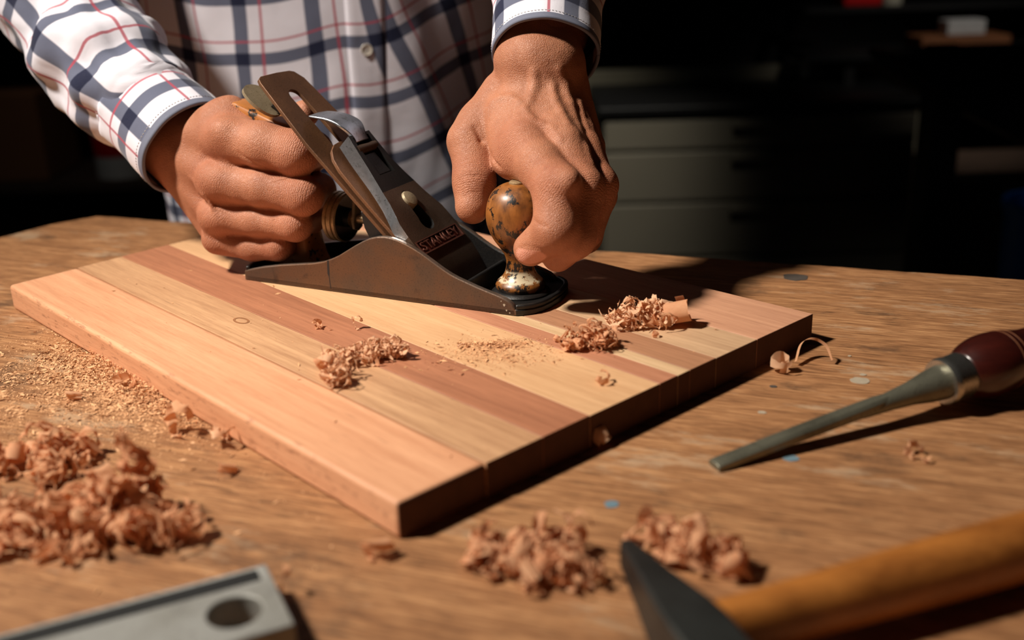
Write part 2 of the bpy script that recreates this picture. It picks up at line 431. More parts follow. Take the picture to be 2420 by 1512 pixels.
for (p, rx, ry, m, sd) in (((0.1922, 0.5447), 0.0053, 0.0046, 'spotwhite', 1), ((0.1965, 0.553), 0.0018, 0.0014, 'spotwhite', 2), ((0.1977, 0.5815), 0.0010, 0.0009, 'spotwhite', 3),
                           ((0.129, 0.508), 0.0022, 0.0017, 'spotwhite', 4), ((0.1306, 0.4558), 0.0040, 0.0032, 'spotblue', 5), ((0.0415, 0.418), 0.0034, 0.003, 'spotblue', 6),
                           ((0.2059, 0.7346), 0.0085, 0.0085, 'spotgrey', 7), 
                           ((0.143, 0.541), 0.0022, 0.0016, 'spotgrey', 10)):
    blot('paint_spot', p, rx, ry, M[m], sd)

# ================================================================ glued-up board on the bench
T = 0.018
Lc = Vector((-0.3551, 0.7235)); Nc = Vector((-0.0506, 0.3936)); Rc = Vector((0.1822, 0.6070)); Bc = Vector((-0.1489, 0.9501))
ux = (Lc - Nc).normalized(); uy = Vector((ux.y, -ux.x))
board = empty('glued_board', (Nc.x, Nc.y, 0.0), math.atan2(ux.y, ux.x))
tag(board, 'thick striped wooden board of glued light and red strips under the hand plane', 'board')
def to_board(p):
    d = Vector(p) - Nc; return (d.dot(ux), d.dot(Vector((-ux.y, ux.x))))
S_ = [0, 0.1584, 0.2716, 0.3738, 0.5421, 0.5893, 0.6215, 0.6948, 0.8166, 1.0]
SL = [0, 0.168, 0.284, 0.416, 0.575, 0.62, 0.65, 0.715, 0.83, 1.0]
tones = [((196, 134, 96), (230, 172, 132)), ((154, 108, 74), (214, 168, 126)), ((138, 86, 60), (186, 124, 90)), ((190, 142, 100), (222, 178, 134)),
         ((156, 100, 72), (194, 134, 102)), ((186, 150, 110), (218, 182, 142)), ((142, 98, 70), (182, 130, 96)), ((168, 130, 98), (212, 174, 136)), ((174, 122, 94), (212, 158, 124))]
M['shaded_endgrain'] = plain('shade_darkened_end_grain', lin(84, 50, 32), 0.85, 0, 0.3, 160, 0.2)  # end grain, its brown deepened with the shade of the end face
for i in range(9):
    a, b = S_[i], S_[i + 1]; la, lb = SL[i], SL[i + 1]
    c = [to_board(Nc.lerp(Rc, a)), to_board(Nc.lerp(Rc, b)), to_board(Lc.lerp(Bc, lb)), to_board(Lc.lerp(Bc, la))]
    mat = wood('board_strip_%d' % i, lin(*tones[i][0]), lin(*tones[i][1]), (10, 190, 190), 0.6, 2.3 * i + 1.0, 0.38, 0.22)
    if i == 0:
        nt_ = mat.node_tree; bs = nt_.nodes['Principled BSDF']; old = bs.inputs['Base Color'].links[0].from_socket
        h_ = NT.__new__(NT); h_.m = mat; h_.t = nt_; h_.b = bs
        tc_ = nt_.nodes.new('ShaderNodeTexCoord'); sp_ = nt_.nodes.new('ShaderNodeSeparateXYZ'); nt_.links.new(tc_.outputs['Object'], sp_.inputs[0])
        ed = h_.math('MULTIPLY', h_.step(h_.math('ABSOLUTE', sp_.outputs[1]), 0.0045, 0.0005), h_.step(h_.noise(h_.coords(scale=(70, 260, 260)), 1.0, 6, 0.7), 0.53, 0.66))
        bs.inputs['Base Color'].default_value = WHITE
        nt_.links.new(h_.cmix(h_.math('MULTIPLY', ed, 0.55), old, lin(120, 72, 46)), bs.inputs['Base Color'])
    g = 0.00012
    yc = sum(p[1] for p in c) / 4
    pts = [(p[0], p[1] + (g if p[1] > yc else -g) * -1) for p in c]
    o = MB().prism(pts, 0.0, T - (0.00015 if i % 2 else 0), axis='z').build('plank', [mat, M['shaded_endgrain']], board, smooth=0.5)
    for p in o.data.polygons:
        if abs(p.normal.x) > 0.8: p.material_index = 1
    bevel(o, 0.0024 if i == 0 else 0.00035, 4 if i == 0 else 2)
M['knot'] = plain('brown_knot', lin(150, 100, 64), 0.6, 0, 0.3, 300)
kx, ky = to_board((-0.1693, 0.6305)); kp = []
for k in range(24):
    t = 2 * math.pi * k / 24; kp.append((kx + 0.0072 * math.cos(t), ky + 0.0042 * math.sin(t)))
ring = MB(); n = 24
ring.V = [(x, y, T - 0.00015 + 0.00016) for x, y in kp] + [(kx + (x - kx) * 0.78, ky + (y - ky) * 0.66, T - 0.00015 + 0.00018) for x, y in kp]
ring.F = [(k, (k + 1) % n, n + (k + 1) % n, n + k) for k in range(n)]; ring.M = [0] * n
ring.build('knot', M['knot'], board, smooth=None)

# ================================================================ hand plane (millimetres in its own frame: x to the toe, y to the far side)
P_A = Vector((-0.1861, 0.7162, T)); P_YAW = math.radians(-26.843)
plane = empty('hand_plane', P_A, P_YAW)
tag(plane, 'old rusty metal bench hand plane with chipped wooden knob on the board', 'hand plane')
MMS = 0.001
PEX = Vector((math.cos(P_YAW), math.sin(P_YAW), 0)); PEY = Vector((-PEX.y, PEX.x, 0))
def pw(p):
    """plane-frame millimetres to world metres"""
    return P_A + PEX * (p[0] * MMS) + PEY * (p[1] * MMS) + Vector((0, 0, p[2] * MMS))
CY = 33.0; WID = 66.0
cheek = [(0, 0), (0.3, 6.9), (16, 11), (33, 14.3), (60.5, 18.4), (69, 20.4), (75.5, 22.9), (82, 26.0), (88, 29.6), (95, 33.8), (101.4, 37.3), (107, 39.9), (113, 41.5), (119, 42.1), (124, 41.7), (129, 40.6),
         (135, 38.6), (140, 36.5), (145.5, 33.8), (151, 30.6), (156, 27.6), (161, 24.7), (166, 22.1), (171, 20.1), (176.3, 18.4), (184, 15.9), (191.6, 13.8), (197, 12.4), (201.8, 11.0), (206, 9.3), (209, 7.2), (211, 4.2), (211.5, 0)]
b = MB()
sole = [(2, 0.0), (211.5, 0.0), (216, 2.5), (220.5, 7), (223.6, 13), (225.4, 22), (226, 33), (225.4, 44), (223.6, 53), (220.5, 59), (216, 63.5), (211.5, 66), (2, 66), (0, 63), (-1.2, 54), (-1.6, 33), (-1.2, 12), (0, 3)]
b.prism(sole, 0, 4.2, 0, 1, axis='z')
b.prism(cheek, 0, 4.2, 1, 1)
b.prism(cheek, 61.8, 66, 1, 1)
body = b.build('body', [M['japan'], M['cheek'], M['edge']], plane, smooth=0.5, scale=MMS)
# outer faces stay bare metal, everything facing inwards and the toe front is black
for p in body.data.polygons:
    c = p.center / MMS; nrm = p.normal
    bare = (nrm.y < -0.6 and c.y < 1.0) or (nrm.y > 0.6 and c.y > 65)
    rimf = nrm.z > 0.05 and abs(nrm.y) < 0.3 and (c.y < 4.3 or c.y > 61.7) and c.z > 5
    p.material_index = 2 if rimf else (1 if bare else 0)
bevel(body, 0.0009, 3, 0.7)
# hairline crack down the near cheek and old paint flecks by the toe
M['crack'] = plain('dark_crack_stain', lin(34, 22, 16), 0.8)
MB().prism([(72.2, 21.4), (73.6, 21.8), (73.4, 14), (73.0, 10.6), (73.6, 2), (72.8, 2), (72.4, 10.4), (71.6, 12.5), (71.8, 17)], -0.06, 0.3).build('crack', M['crack'], plane, None, MMS)
for (fx_, fz_, fr_) in ((203.5, 6.3, 0.75), (205.0, 3.0, 0.5), (201.5, 8.6, 0.35), (207.2, 1.6, 0.4)):
    MB().prism([(fx_ + fr_ * math.cos(t) * (1 + 0.4 * math.sin(3 * t)), fz_ + fr_ * 1.2 * math.sin(t)) for t in np.linspace(0, 2 * math.pi, 10, endpoint=False)], -0.08, 0.2).build('paint_fleck', M['spotwhite'], plane, None, MMS)
# raised lip round toe and heel, cross rib before the mouth
def rim(name, pts, z0, z1, th):
    m = MB(); n = len(pts); inner = []
    for i in range(n):
        a = Vector(pts[max(i - 1, 0)]); c = Vector(pts[min(i + 1, n - 1)]); d = (c - a).normalized(); nn = Vector((-d.y, d.x))
        inner.append(Vector(pts[i]) + nn * th)
    loop = [tuple(p) for p in pts] + [tuple(p) for p in reversed(inner)]
    m.prism(loop, z0, z1, axis='z')
    return bevel(m.build(name, M['japan'], plane, smooth=0.6, scale=MMS), 0.0008, 2)
rim('toe_lip', sole[1:12], 4.0, 7.0, 3.0)
rim('heel_lip', sole[12:] + [sole[0]], 4.0, 10.0, 3.0)
m = MB()
m.prism([(168, 4), (175, 4), (173.5, 15), (170.5, 15)], 4.2, 61.8)
bevel(m.build('throat_rib', M['japan'], plane, smooth=0.6, scale=MMS), 0.001, 2)
m = MB(); m.lathe([(19, 4.0), (19, 5.2), (17.5, 6.6), (15.5, 7.2), (0.1, 7.2)], 40, (199, CY, 0))
m.build('knob_boss', M['japan'], plane, scale=MMS)
# frog: cast wedge below the blade
m = MB(); m.prism([(150, 4.2), (150, 5), (100, 54), (96, 55), (98, 44), (108, 24), (116, 4.2)], 9, 57)
bevel(m.build('frog', M['japan'], plane, smooth=0.5, scale=MMS), 0.001, 2)
R2 = math.sqrt(0.5)
def bedp(s, y, n):
    return (160 - s * R2 + n * R2, y, s * R2 + n * R2)
def bed_prism(pts, n0, n1, name, mat, smooth=0.5, ms=None):
    """pts (s, y) extruded along the bed normal"""
    k = len(pts); V = [bedp(s, y, n0) for s, y in pts] + [bedp(s, y, n1) for s, y in pts]
    F = [tuple(range(k)), tuple(reversed(range(k, 2 * k)))] + [(i, k + i, k + (i + 1) % k, (i + 1) % k) for i in range(k)]
    mb = MB(); mb.add(V, F); return mb.build(name, mat, plane, smooth, MMS)
iron_pts = [(2, 5), (140, 5), (192, 11), (195, 12.5), (196.8, 16), (197.4, 33), (197, 47), (195.5, 51), (189, 55.5), (140, 61), (2, 61)]
iron = bed_prism(iron_pts, -3.2, -0.6, 'blade', M['iron'])
slot = [(176 + 5.6 * math.cos(t), CY + 5.6 * math.sin(t)) for t in np.linspace(-math.pi / 2, math.pi / 2, 10)] + [(92 + 5.6 * math.cos(t), CY + 5.6 * math.sin(t)) for t in np.linspace(math.pi / 2, 1.5 * math.pi, 10)]
boolean(iron, bed_prism(slot, -12, 12, 'cutter', M['iron']))
bevel(iron, 0.0004, 2)
# chip breaker, rounded upper end and a low hump near the mouth
ci = MB(); st = [(3, 0, 27), (10, 1.6, 27), (22, 2.4, 26.5), (40, 1.2, 26), (70, 0.5, 25.5), (95, 0.5, 25), (112, 0.6, 24), (121, 0.9, 21.5), (127, 1.3, 17), (130.5, 1.6, 11), (131.5, 1.7, 4)]
V = []; F = []
for s, lift, w in st:
    V += [bedp(s, CY - w, lift - 0.6), bedp(s, CY + w, lift - 0.6), bedp(s, CY + w, lift + 2.0), bedp(s, CY - w, lift + 2.0)]
for i in range(len(st) - 1):
    for k in range(4): F.append((4 * i + k, 4 * i + (k + 1) % 4, 4 * i + 4 + (k + 1) % 4, 4 * i + 4 + k))
F += [(0, 1, 2, 3), tuple(4 * (len(st) - 1) + k for k in (3, 2, 1, 0))]
ci.add(V, F); bevel(ci.build('chip_breaker', M['capiron'], plane, 0.5, MMS), 0.0004, 2)
# lever cap
lc = [(126, 12.2, 17, 6.2), (113, 13.6, 15.5, 5), (101, 15, 14.2, 4.6), (90, 17.5, 13.6, 5.2), (82, 19.6, 13.3, 5.4), (73, 21.6, 13, 5), (64, 25, 12.6, 4.6), (58, 27.4, 12.3, 4), (48, 28.5, 11.6, 3.6), (33, 29, 11, 3), (18, 29, 8.4, 2.6), (8, 29, 5.4, 2.4), (4, 29, 3.4, 2.4)]
V = []; F = []; FM = []
for s, w, nt, nb in lc:
    V += [bedp(s, CY - w, nb), bedp(s, CY + w, nb), bedp(s, CY + w, nt), bedp(s, CY - w, nt)]
for i in range(len(lc) - 1):
    for k in range(4):
        F.append((4 * i + k, 4 * i + (k + 1) % 4, 4 * i + 4 + (k + 1) % 4, 4 * i + 4 + k)); FM.append((0, 1, 2 if i < 4 else 0, 1)[k] if i < 8 else 0)
F += [(0, 1, 2, 3), tuple(4 * (len(lc) - 1) + k for k in (3, 2, 1, 0))]; FM += [1, 0]
mb = MB(); mb.V = V; mb.F = F; mb.M = FM
levcap = mb.build('lever_cap', [M['worncap'], M['chrome'], M['japan']], plane, 0.35, MMS)
key = [(74 + 3.9 * math.cos(t), CY + 3.9 * math.sin(t)) for t in np.linspace(-1.2, 1.2, 8)] + [(53 + 6.6 * math.cos(t), CY + 6.6 * math.sin(t)) for t in np.linspace(1.0, 2 * math.pi - 1.0, 16)]
boolean(levcap, bed_prism(key, -2, 30, 'cutter', M['japan']))
def cap_n(s):
    for (s0, _, n0, _), (s1, _, n1, _) in zip(lc[:-1], lc[1:]):
        if s1 <= s <= s0: return n1 + (n0 - n1) * (s - s1) / (s0 - s1)
    return lc[-1][2]
panel = [(33.6, 7), (33.6, 57.5), (42, 57.5), (42, 7)]
boolean(levcap, bed_prism(panel, 10.35, 30, 'cutter', M['redpaint']))
cam_pocket = [(94, CY - 9), (94, CY + 9), (124, CY + 9), (124, CY - 9)]
boolean(levcap, bed_prism(cam_pocket, 10.0, 40, 'cutter', M['japan']))
bevel(levcap, 0.0005, 2, 0.5)
bed_prism([(33.7, 7.1), (33.7, 57.4), (41.9, 57.4), (41.9, 7.1)], 10.2, 10.45, 'name_panel', M['redpaint'])
for q in ([(32.6, 6), (32.6, 58.5), (33.6, 58.5), (33.6, 6)], [(42, 6), (42, 58.5), (42.7, 58.5), (42.7, 6)], [(33.6, 6), (33.6, 7), (42, 7), (42, 6)], [(33.6, 57.5), (33.6, 58.5), (42, 58.5), (42, 57.5)]):
    bed_prism(q, 10.3, 11.75, 'panel_frame', M['letter'])
tcu = bpy.data.curves.new('lettering', 'FONT'); tcu.body = 'STANLEY'; tcu.size = 9.2 * MMS; tcu.extrude = 0.00055; tcu.bevel_depth = 0.00012; tcu.align_x = 'CENTER'; tcu.align_y = 'CENTER'; tcu.space_character = 1.05
tob = bpy.data.objects.new('lettering_source', tcu); COL.objects.link(tob); bpy.context.view_layer.update()
tme = bpy.data.meshes.new_from_object(tob.evaluated_get(bpy.context.evaluated_depsgraph_get())); bpy.data.objects.remove(tob, do_unlink=True)
tme.name = 'lettering'; tme.materials.clear(); tme.materials.append(M['letter'])
lettering = link(bpy.data.objects.new('lettering', tme), levcap)
ox = Vector((0, 1, 0)); oy = Vector((-R2, 0, R2)); oz = Vector((R2, 0, R2)); oc = Vector(bedp(37.8, CY - 0.7, 10.9)) * MMS
xs = [v.co.x for v in tme.vertices]; wd = max(xs) - min(xs)
sx = 0.0465 / wd
lettering.matrix_basis = Matrix(((ox.x * sx, oy.x, oz.x, oc.x), (ox.y * sx, oy.y, oz.y, oc.y), (ox.z * sx, oy.z, oz.z, oc.z), (0, 0, 0, 1)))
lettering['label'] = 'raised STANLEY lettering on red panel'
# cap screw, cam lever with its pin
m = MB(); m.lathe([(0.1, 8), (6.2, 8), (6.2, 13.4), (5.4, 14.6), (3, 15.2), (0.1, 15.3)], 28, bedp(71, CY, 0), (R2, 0, R2)); m.build('cap_screw', M['tabsteel'], plane, scale=MMS)
cp = catmull([(121, 14.5), (127, 16.2), (132, 16.8), (138, 15.6), (145, 12.0), (151.5, 7.0), (156.5, 2.6)], 22)
V = []; F = []
for i, (s, n) in enumerate(cp):
    t = i / 21; w = 7.5 + 4.2 * min(1, max(0, (t - 0.10) / 0.30)); w *= 1 - 0.10 * max(0, (t - 0.8) / 0.2) ** 2
    d = cp[min(i + 1, 21)] - cp[max(i - 1, 0)]; d /= np.linalg.norm(d); th = 2.6 - 1.4 * t
    nn = np.array([-d[1], d[0]]) * th * -0.5
    if nn[1] < 0: nn = -nn
    crown = 1.0
    V += [bedp(s - nn[0], CY - w, n - nn[1]), bedp(s - nn[0], CY + w, n - nn[1]), bedp(s + nn[0], CY + w, n + nn[1]), bedp(s + nn[0] * (1 + crown), CY, n + nn[1] * (1 + crown)), bedp(s + nn[0], CY - w, n + nn[1])]
for i in range(21):
    for k in range(5): F.append((5 * i + k, 5 * i + (k + 1) % 5, 5 * i + 5 + (k + 1) % 5, 5 * i + 5 + k))
F += [(4, 3, 2, 1, 0), tuple(5 * 21 + k for k in range(5))]
mb = MB(); mb.add(V, F); bevel(mb.build('cam_lever', M['chrome'], plane, 0.6, MMS), 0.0005, 2)
m = MB(); m.lathe([(0.1, 0), (3.2, 0), (3.2, 22), (0.1, 22)], 20, (bedp(116, CY - 11, 13.5)), (0, 1, 0)); m.build('cam_pin', M['worncap'], plane, scale=MMS)
bevel(bed_prism([(95, CY - 7), (95, CY + 7), (112, CY + 7), (112, CY - 7)], 11.0, 12.4, 'cam_spring', M['japan']), 0.0003)
# lateral lever, its wide tab leans out on the near side below the blade
tab = []
for k in range(26):
    t = 2 * math.pi * k / 26
    tab.append((186.5 + 15.0 * math.cos(t), 17.0 + 12.5 * math.sin(t)))
mb = MB(); k = len(tab)
def tabn(s, y): return -13.5 + 0.018 * (y - 12) ** 2 * (1 if y < 12 else 0.3) - 0.10 * (s - 176)
V = [bedp(s, y, tabn(s, y)) for s, y in tab] + [bedp(s, y, tabn(s, y) + 2.2) for s, y in tab]
V += [bedp(186.5, 17, tabn(186.5, 17)), bedp(186.5, 17, tabn(186.5, 17) + 2.2)]
F = [(i, (i + 1) % k, 2 * k) for i in range(k)] + [(k + (i + 1) % k, k + i, 2 * k + 1) for i in range(k)] + [(i, k + i, k + (i + 1) % k, (i + 1) % k) for i in range(k)]
mb.add(V, F); mb.build('lateral_lever_tab', M['tabsteel'], plane, 0.8, MMS)
bevel(bed_prism([(100, 29), (100, 37), (160, 30), (180, 22), (178, 14), (156, 22)], -9.5, -7.5, 'lateral_lever', M['japan']), 0.0004)
# depth wheel with two grooves, stud and forked yoke
wx = 57.0
m = MB(); pr_ = [(0.1, 0), (9, 0), (9.5, 1), (15.5, 1.2), (17.2, 2), (17.2, 4.2), (16.3, 4.6), (16.3, 5.2), (17.2, 5.6), (17.2, 8.2), (16.3, 8.6), (16.3, 9.2), (17.2, 9.6), (17.2, 11.4), (16.2, 12), (12, 11.2), (6.5, 11.0), (6.2, 15.5), (3.2, 16), (0.1, 16)]
m.lathe(pr_, 48, (wx, CY, 43.5), (1, 0, -0.06), ms=[0] * 14 + [1] * 3 + [0] * 2); m.build('depth_wheel', [M['brass'], M['japan']], plane, 0.5, MMS)
m = MB(); m.lathe([(0.1, 0), (3.2, 0), (3.2, 30), (0.1, 30)], 16, (72, CY, 42.5), (1, 0, 0)); m.build('wheel_stud', M['brass'], plane, scale=MMS)
yk = [(CY - 4.8, 36), (CY - 5.6, 41), (CY - 4.0, 47), (CY - 2.6, 54), (CY - 2.2, 62), (CY + 2.2, 62), (CY + 2.6, 54), (CY + 4.0, 47), (CY + 5.6, 41), (CY + 4.8, 36), (CY, 34)]
m = MB(); m.prism([(y, z) for y, z in yk], 74.5, 77, axis='x'); bevel(m.build('yoke', M['tabsteel'], plane, 0.5, MMS), 0.0006)
# rear tote
tp = catmull([(46, 7), (42, 16), (39, 30), (38, 50), (38, 72), (40, 90), (43, 100), (34, 105.5), (18, 110), (4, 115), (-9, 119.5), (-18, 119), (-19.5, 113), (-12, 103), (-6, 88), (0, 70), (3, 50), (4, 30), (0, 14), (-2, 7)], 64)
mb = MB(); k = len(tp); cx, cz = 24, 62
layers = [(-11, 0.80), (-10.2, 0.90), (-8, 0.97), (-4, 1.0), (4, 1.0), (8, 0.97), (10.2, 0.90), (11, 0.80)]
V = []; F = []
cen = catmull([(22, 7), (21, 26), (20, 44), (19, 62), (18, 80), (14, 98), (4, 112)], 40)
for yo, sc in layers:
    for (x, z) in tp:
        j = np.argmin(((cen - (x, z)) ** 2).sum(1)); c = cen[j]
        V.append((c[0] + (x - c[0]) * sc, CY + yo, c[1] + (z - c[1]) * sc))
L = len(layers)
for i in range(L - 1):
    for q in range(k): F.append((i * k + q, i * k + (q + 1) % k, (i + 1) * k + (q + 1) % k, (i + 1) * k + q))
F += [tuple(reversed(range(k))), tuple((L - 1) * k + q for q in range(k))]
mb.add(V, F); mb.build('tote', M['tote'], plane, 0.9, MMS)
m = MB(); m.lathe([(0.1, 0), (5.2, 0), (5.2, 2.0), (4.4, 2.6), (0.1, 2.6)], 24, (2, CY, 113.5), (0.3, 0, 0.95)); m.build('tote_nut', M['brass'], plane, scale=MMS)
m = MB(); m.lathe([(0.1, 4), (6, 4), (6, 8), (4, 9), (0.1, 9)], 20, (72, CY - 9, 0)); m.build('toe_screw', M['worncap'], plane, scale=MMS)
# front knob
kp = catmull([(15.2, 7.2), (16.2, 9.5), (15.2, 12), (12.0, 15), (9.8, 18.5), (8.8, 23), (9.2, 28), (11.8, 33.5), (16.2, 40), (19.6, 47.5), (20.7, 55), (19.8, 62.5), (16.4, 70), (10.2, 74.6), (5, 75.7), (0.1, 75.9)], 46)
m = MB(); m.lathe([(max(0.1, r), h) for r, h in kp], 44, (199, CY, 0)); m.build('front_knob', M['knob'], plane, 1.2, MMS)
m = MB(); m.lathe([(0.1, 75), (5.4, 75), (5.4, 76.5), (4.6, 77.1), (0.1, 77.2)], 28, (199, CY, 0)); m.build('knob_screw', M['brass'], plane, scale=MMS)
# ---------------------------------------------------------------- implicit surface helpers (millimetres, plane frame)
def smin(a, b, k):
    h = np.clip(0.5 + 0.5 * (b - a) / k, 0.0, 1.0)
    return b + (a - b) * h - k * h * (1.0 - h)

def cone_d(P, a, b, ra, rb):
    a = np.asarray(a, np.float32); b = np.asarray(b, np.float32)
    ba = b - a
    L2 = float(ba @ ba) + 1e-9
    t = np.clip(((P - a) @ ba) / L2, 0, 1)
    q = P - a - t[..., None] * ba
    return np.sqrt((q * q).sum(-1)) - (ra + (rb - ra) * t)

class Grid:
    def __init__(self, lo, hi, h):
        self.lo = np.array(lo, np.float32); self.h = h
        self.n = [int((hi[i] - lo[i]) / h) + 2 for i in range(3)]
        self.ax = [self.lo[i] + h * np.arange(self.n[i], dtype=np.float32) for i in range(3)]
    def sub(self, lo, hi):
        s = []
        for i in range(3):
            a = max(0, int((lo[i] - self.lo[i]) / self.h)); b = min(self.n[i], int((hi[i] - self.lo[i]) / self.h) + 2)
            s.append(slice(a, max(a, b)))
        return tuple(s)
    def pts(self, s):
        g = np.meshgrid(self.ax[0][s[0]], self.ax[1][s[1]], self.ax[2][s[2]], indexing='ij')
        return np.stack(g, -1)

def sdf_grid(grid, groups, veins=(), cuts=()):
    """groups: list of (join_k, inner_k, [(a, b, ra, rb), ...]); each chain is rounded together with inner_k,
    then joined to the rest with join_k"""
    D = np.full(grid.n, 60.0, np.float32)
    M = 14.0
    for jk, ik, prims in groups:
        lo = np.min([np.minimum(p[0], p[1]) - max(p[2], p[3]) for p in prims], 0) - M
        hi = np.max([np.maximum(p[0], p[1]) + max(p[2], p[3]) for p in prims], 0) + M
        s = grid.sub(lo, hi)
        if any(x.stop <= x.start for x in s): continue
        P = grid.pts(s)
        d = None
        for (a, b, ra, rb) in prims:
            e = cone_d(P, a, b, ra, rb)
            d = e if d is None else smin(d, e, ik)
        D[s] = smin(D[s], d, jk)
    for (a, b, ra, rb, k) in veins:
        s = grid.sub(np.minimum(a, b) - 8, np.maximum(a, b) + 8)
        if any(x.stop <= x.start for x in s): continue
        D[s] = smin(D[s], cone_d(grid.pts(s), a, b, ra, rb), k)
    for (a, b, ra, rb, k) in cuts:
        s = grid.sub(np.minimum(a, b) - 8, np.maximum(a, b) + 8)
        if any(x.stop <= x.start for x in s): continue
        D[s] = -smin(-D[s], cone_d(grid.pts(s), a, b, ra, rb), k)
    return D

def surface_nets(grid, D):
    n = D.shape
    ins = D < 0
    c = [ins[i:n[0]-1+i, j:n[1]-1+j, k:n[2]-1+k] for i in (0, 1) for j in (0, 1) for k in (0, 1)]
    cnt = sum(x.astype(np.int8) for x in c)
    act = (cnt > 0) & (cnt < 8)
    idx = np.full(act.shape, -1, np.int64)
    ijk = np.argwhere(act)
    idx[act] = np.arange(len(ijk))
    acc = np.zeros((len(ijk), 3)); w = np.zeros(len(ijk))
    I, J, K = ijk.T
    corners = [(i, j, k) for i in (0, 1) for j in (0, 1) for k in (0, 1)]
    for a in corners:
        for ax in range(3):
            if a[ax]: continue
            b = list(a); b[ax] = 1
            da = D[I + a[0], J + a[1], K + a[2]]; db = D[I + b[0], J + b[1], K + b[2]]
            m = (da < 0) != (db < 0)
            t = np.where(m, da / np.where(m, da - db, 1), 0)
            p = np.array(a, float)[None, :].repeat(len(ijk), 0); p[:, ax] += t
            acc[m] += p[m]; w[m] += 1
    V = grid.lo + grid.h * (ijk + acc / w[:, None])
    F = []
    for ax in range(3):
        o = [x for x in range(3) if x != ax]
        sl0 = [slice(None)] * 3; sl1 = [slice(None)] * 3
        sl0[ax] = slice(0, n[ax] - 1); sl1[ax] = slice(1, n[ax])
        s0 = ins[tuple(sl0)]; s1 = ins[tuple(sl1)]
        e = np.argwhere(s0 != s1)
        e = e[(e[:, o[0]] > 0) & (e[:, o[1]] > 0) & (e[:, o[0]] < n[o[0]] - 1) & (e[:, o[1]] < n[o[1]] - 1)]
        flip = s0[tuple(e.T)]
        q = []
        for da, db in ((0, 0), (1, 0), (1, 1), (0, 1)):
            f = e.copy(); f[:, o[0]] -= da; f[:, o[1]] -= db
            q.append(idx[tuple(f.T)])
        q = np.stack(q, 1)
        if ax == 1: flip = ~flip
        q[~flip] = q[~flip][:, ::-1]
        F.append(q)
    F = np.concatenate(F)
    F = F[(F >= 0).all(1)]
    return V, F

def relax(V, F, it=2, lam=0.5):
    for _ in range(it):
        S = np.zeros_like(V); c = np.zeros(len(V))
        for i in range(4):
            a = F[:, i]; b = F[:, (i + 1) % 4]
            np.add.at(S, a, V[b]); np.add.at(c, a, 1)
            np.add.at(S, b, V[a]); np.add.at(c, b, 1)
        m = c > 0
        V = V.copy(); V[m] += lam * (S[m] / c[m][:, None] - V[m])
    return V
RIGHT_HAND = [(8,7,[((-174.7,62.0,131.4),(-121.6,45.0,105.1),37.0,31.0),((-121.6,45.0,105.1),(-75.2,30.0,82.5),31.0,26.0),((-62.6,28.0,94.0),(-13.0,14.0,96.7),16.5,14.0),((-63.5,23.0,85.1),(-21.1,9.0,67.9),16.5,14.0),((-67.2,24.0,74.2),(-26.8,10.0,42.6),16.5,12.0),((-70.3,29.0,64.3),(-31.7,15.0,24.9),16.5,10.5),((-56.6,38.0,94.0),(-18.0,26.0,98.7),16.0,14.0),((-62.3,39.0,60.3),(-34.7,23.0,26.9),16.0,12.0),((-26.0,24.0,104.7),(-32.1,19.0,67.9),15.0,15.0),((-0.4,13.7,94.1),(-6.5,9.3,69.3),11.5,11.5),((-4.2,9.4,65.2),(-11.0,10.7,44.4),9.5,9.5),((-20.2,10.2,40.5),(-25.7,15.0,26.5),9.0,9.0)]),
 (14,9,[((-42.0,48.0,88.0),(-35.4,62.0,89.4),17.0,14.0),((-35.4,62.0,89.4),(-9.0,64.0,95.9),13.0,11.5),((-9.0,64.0,95.9),(25.1,54.0,108.6),11.5,9.5)]),
 (9,8,[((-39.6,30.0,101.3),(-19.7,30.0,111.7),13.0,9.0),((-19.7,30.0,111.7),(2.1,20.0,98.5),9.0,9.0)]),
 (5,5,[((-10.0,10.0,96.7),(22.0,9.0,94.5),15.5,14.9),((22.0,9.0,94.5),(45.6,13.0,89.4),14.9,14.8),((45.6,13.0,89.4),(37.6,42.0,85.4),14.4,13.0),((37.6,42.0,85.4),(15.6,52.0,83.4),13.0,9.8)]),
 (2,5,[((-18.1,5.0,67.9),(20.4,6.0,66.0),15.5,12.6),((20.4,6.0,66.0),(50.0,10.0,61.7),12.6,13.0),((50.0,10.0,61.7),(42.0,38.0,58.7),12.6,11.4),((42.0,38.0,58.7),(20.0,47.0,57.7),11.4,8.6)]),
 (2,5,[((-23.8,6.0,42.6),(11.8,8.0,42.1),13.5,10.7),((11.8,8.0,42.1),(41.1,10.0,40.8),10.7,10.9),((41.1,10.0,40.8),(35.1,36.0,38.8),10.6,9.6),((35.1,36.0,38.8),(15.1,45.0,37.8),9.6,7.2)]),
 (2,5,[((-28.7,11.0,24.9),(1.2,11.0,21.2),12.0,9.4),((1.2,11.0,21.2),(23.6,12.0,23.1),9.4,9.4),((23.6,12.0,23.1),(19.6,35.0,22.1),9.1,8.3),((19.6,35.0,22.1),(2.6,43.0,22.1),8.3,6.2)]),
 (10,3,[((-4.4,1.0,104.3),(-3.4,1.0,104.3),6.5,6.5)]),
 (10,3,[((-10.8,-2.0,71.1),(-9.8,-2.0,71.1),7.0,7.0)]),
 (10,3,[((-16.7,-1.0,44.3),(-15.7,-1.0,44.3),6.0,6.0)]),
 (10,3,[((-26.3,4.0,25.7),(-25.3,4.0,25.7),5.0,5.0)])]
RIGHT_VEINS = [((-36.0,-0.2,70.5),(-19.3,-8.2,62.0),1.20,1.20,2.4),((-19.3,-8.2,62.0),(-13.1,-6.3,48.5),1.20,1.20,2.4)]
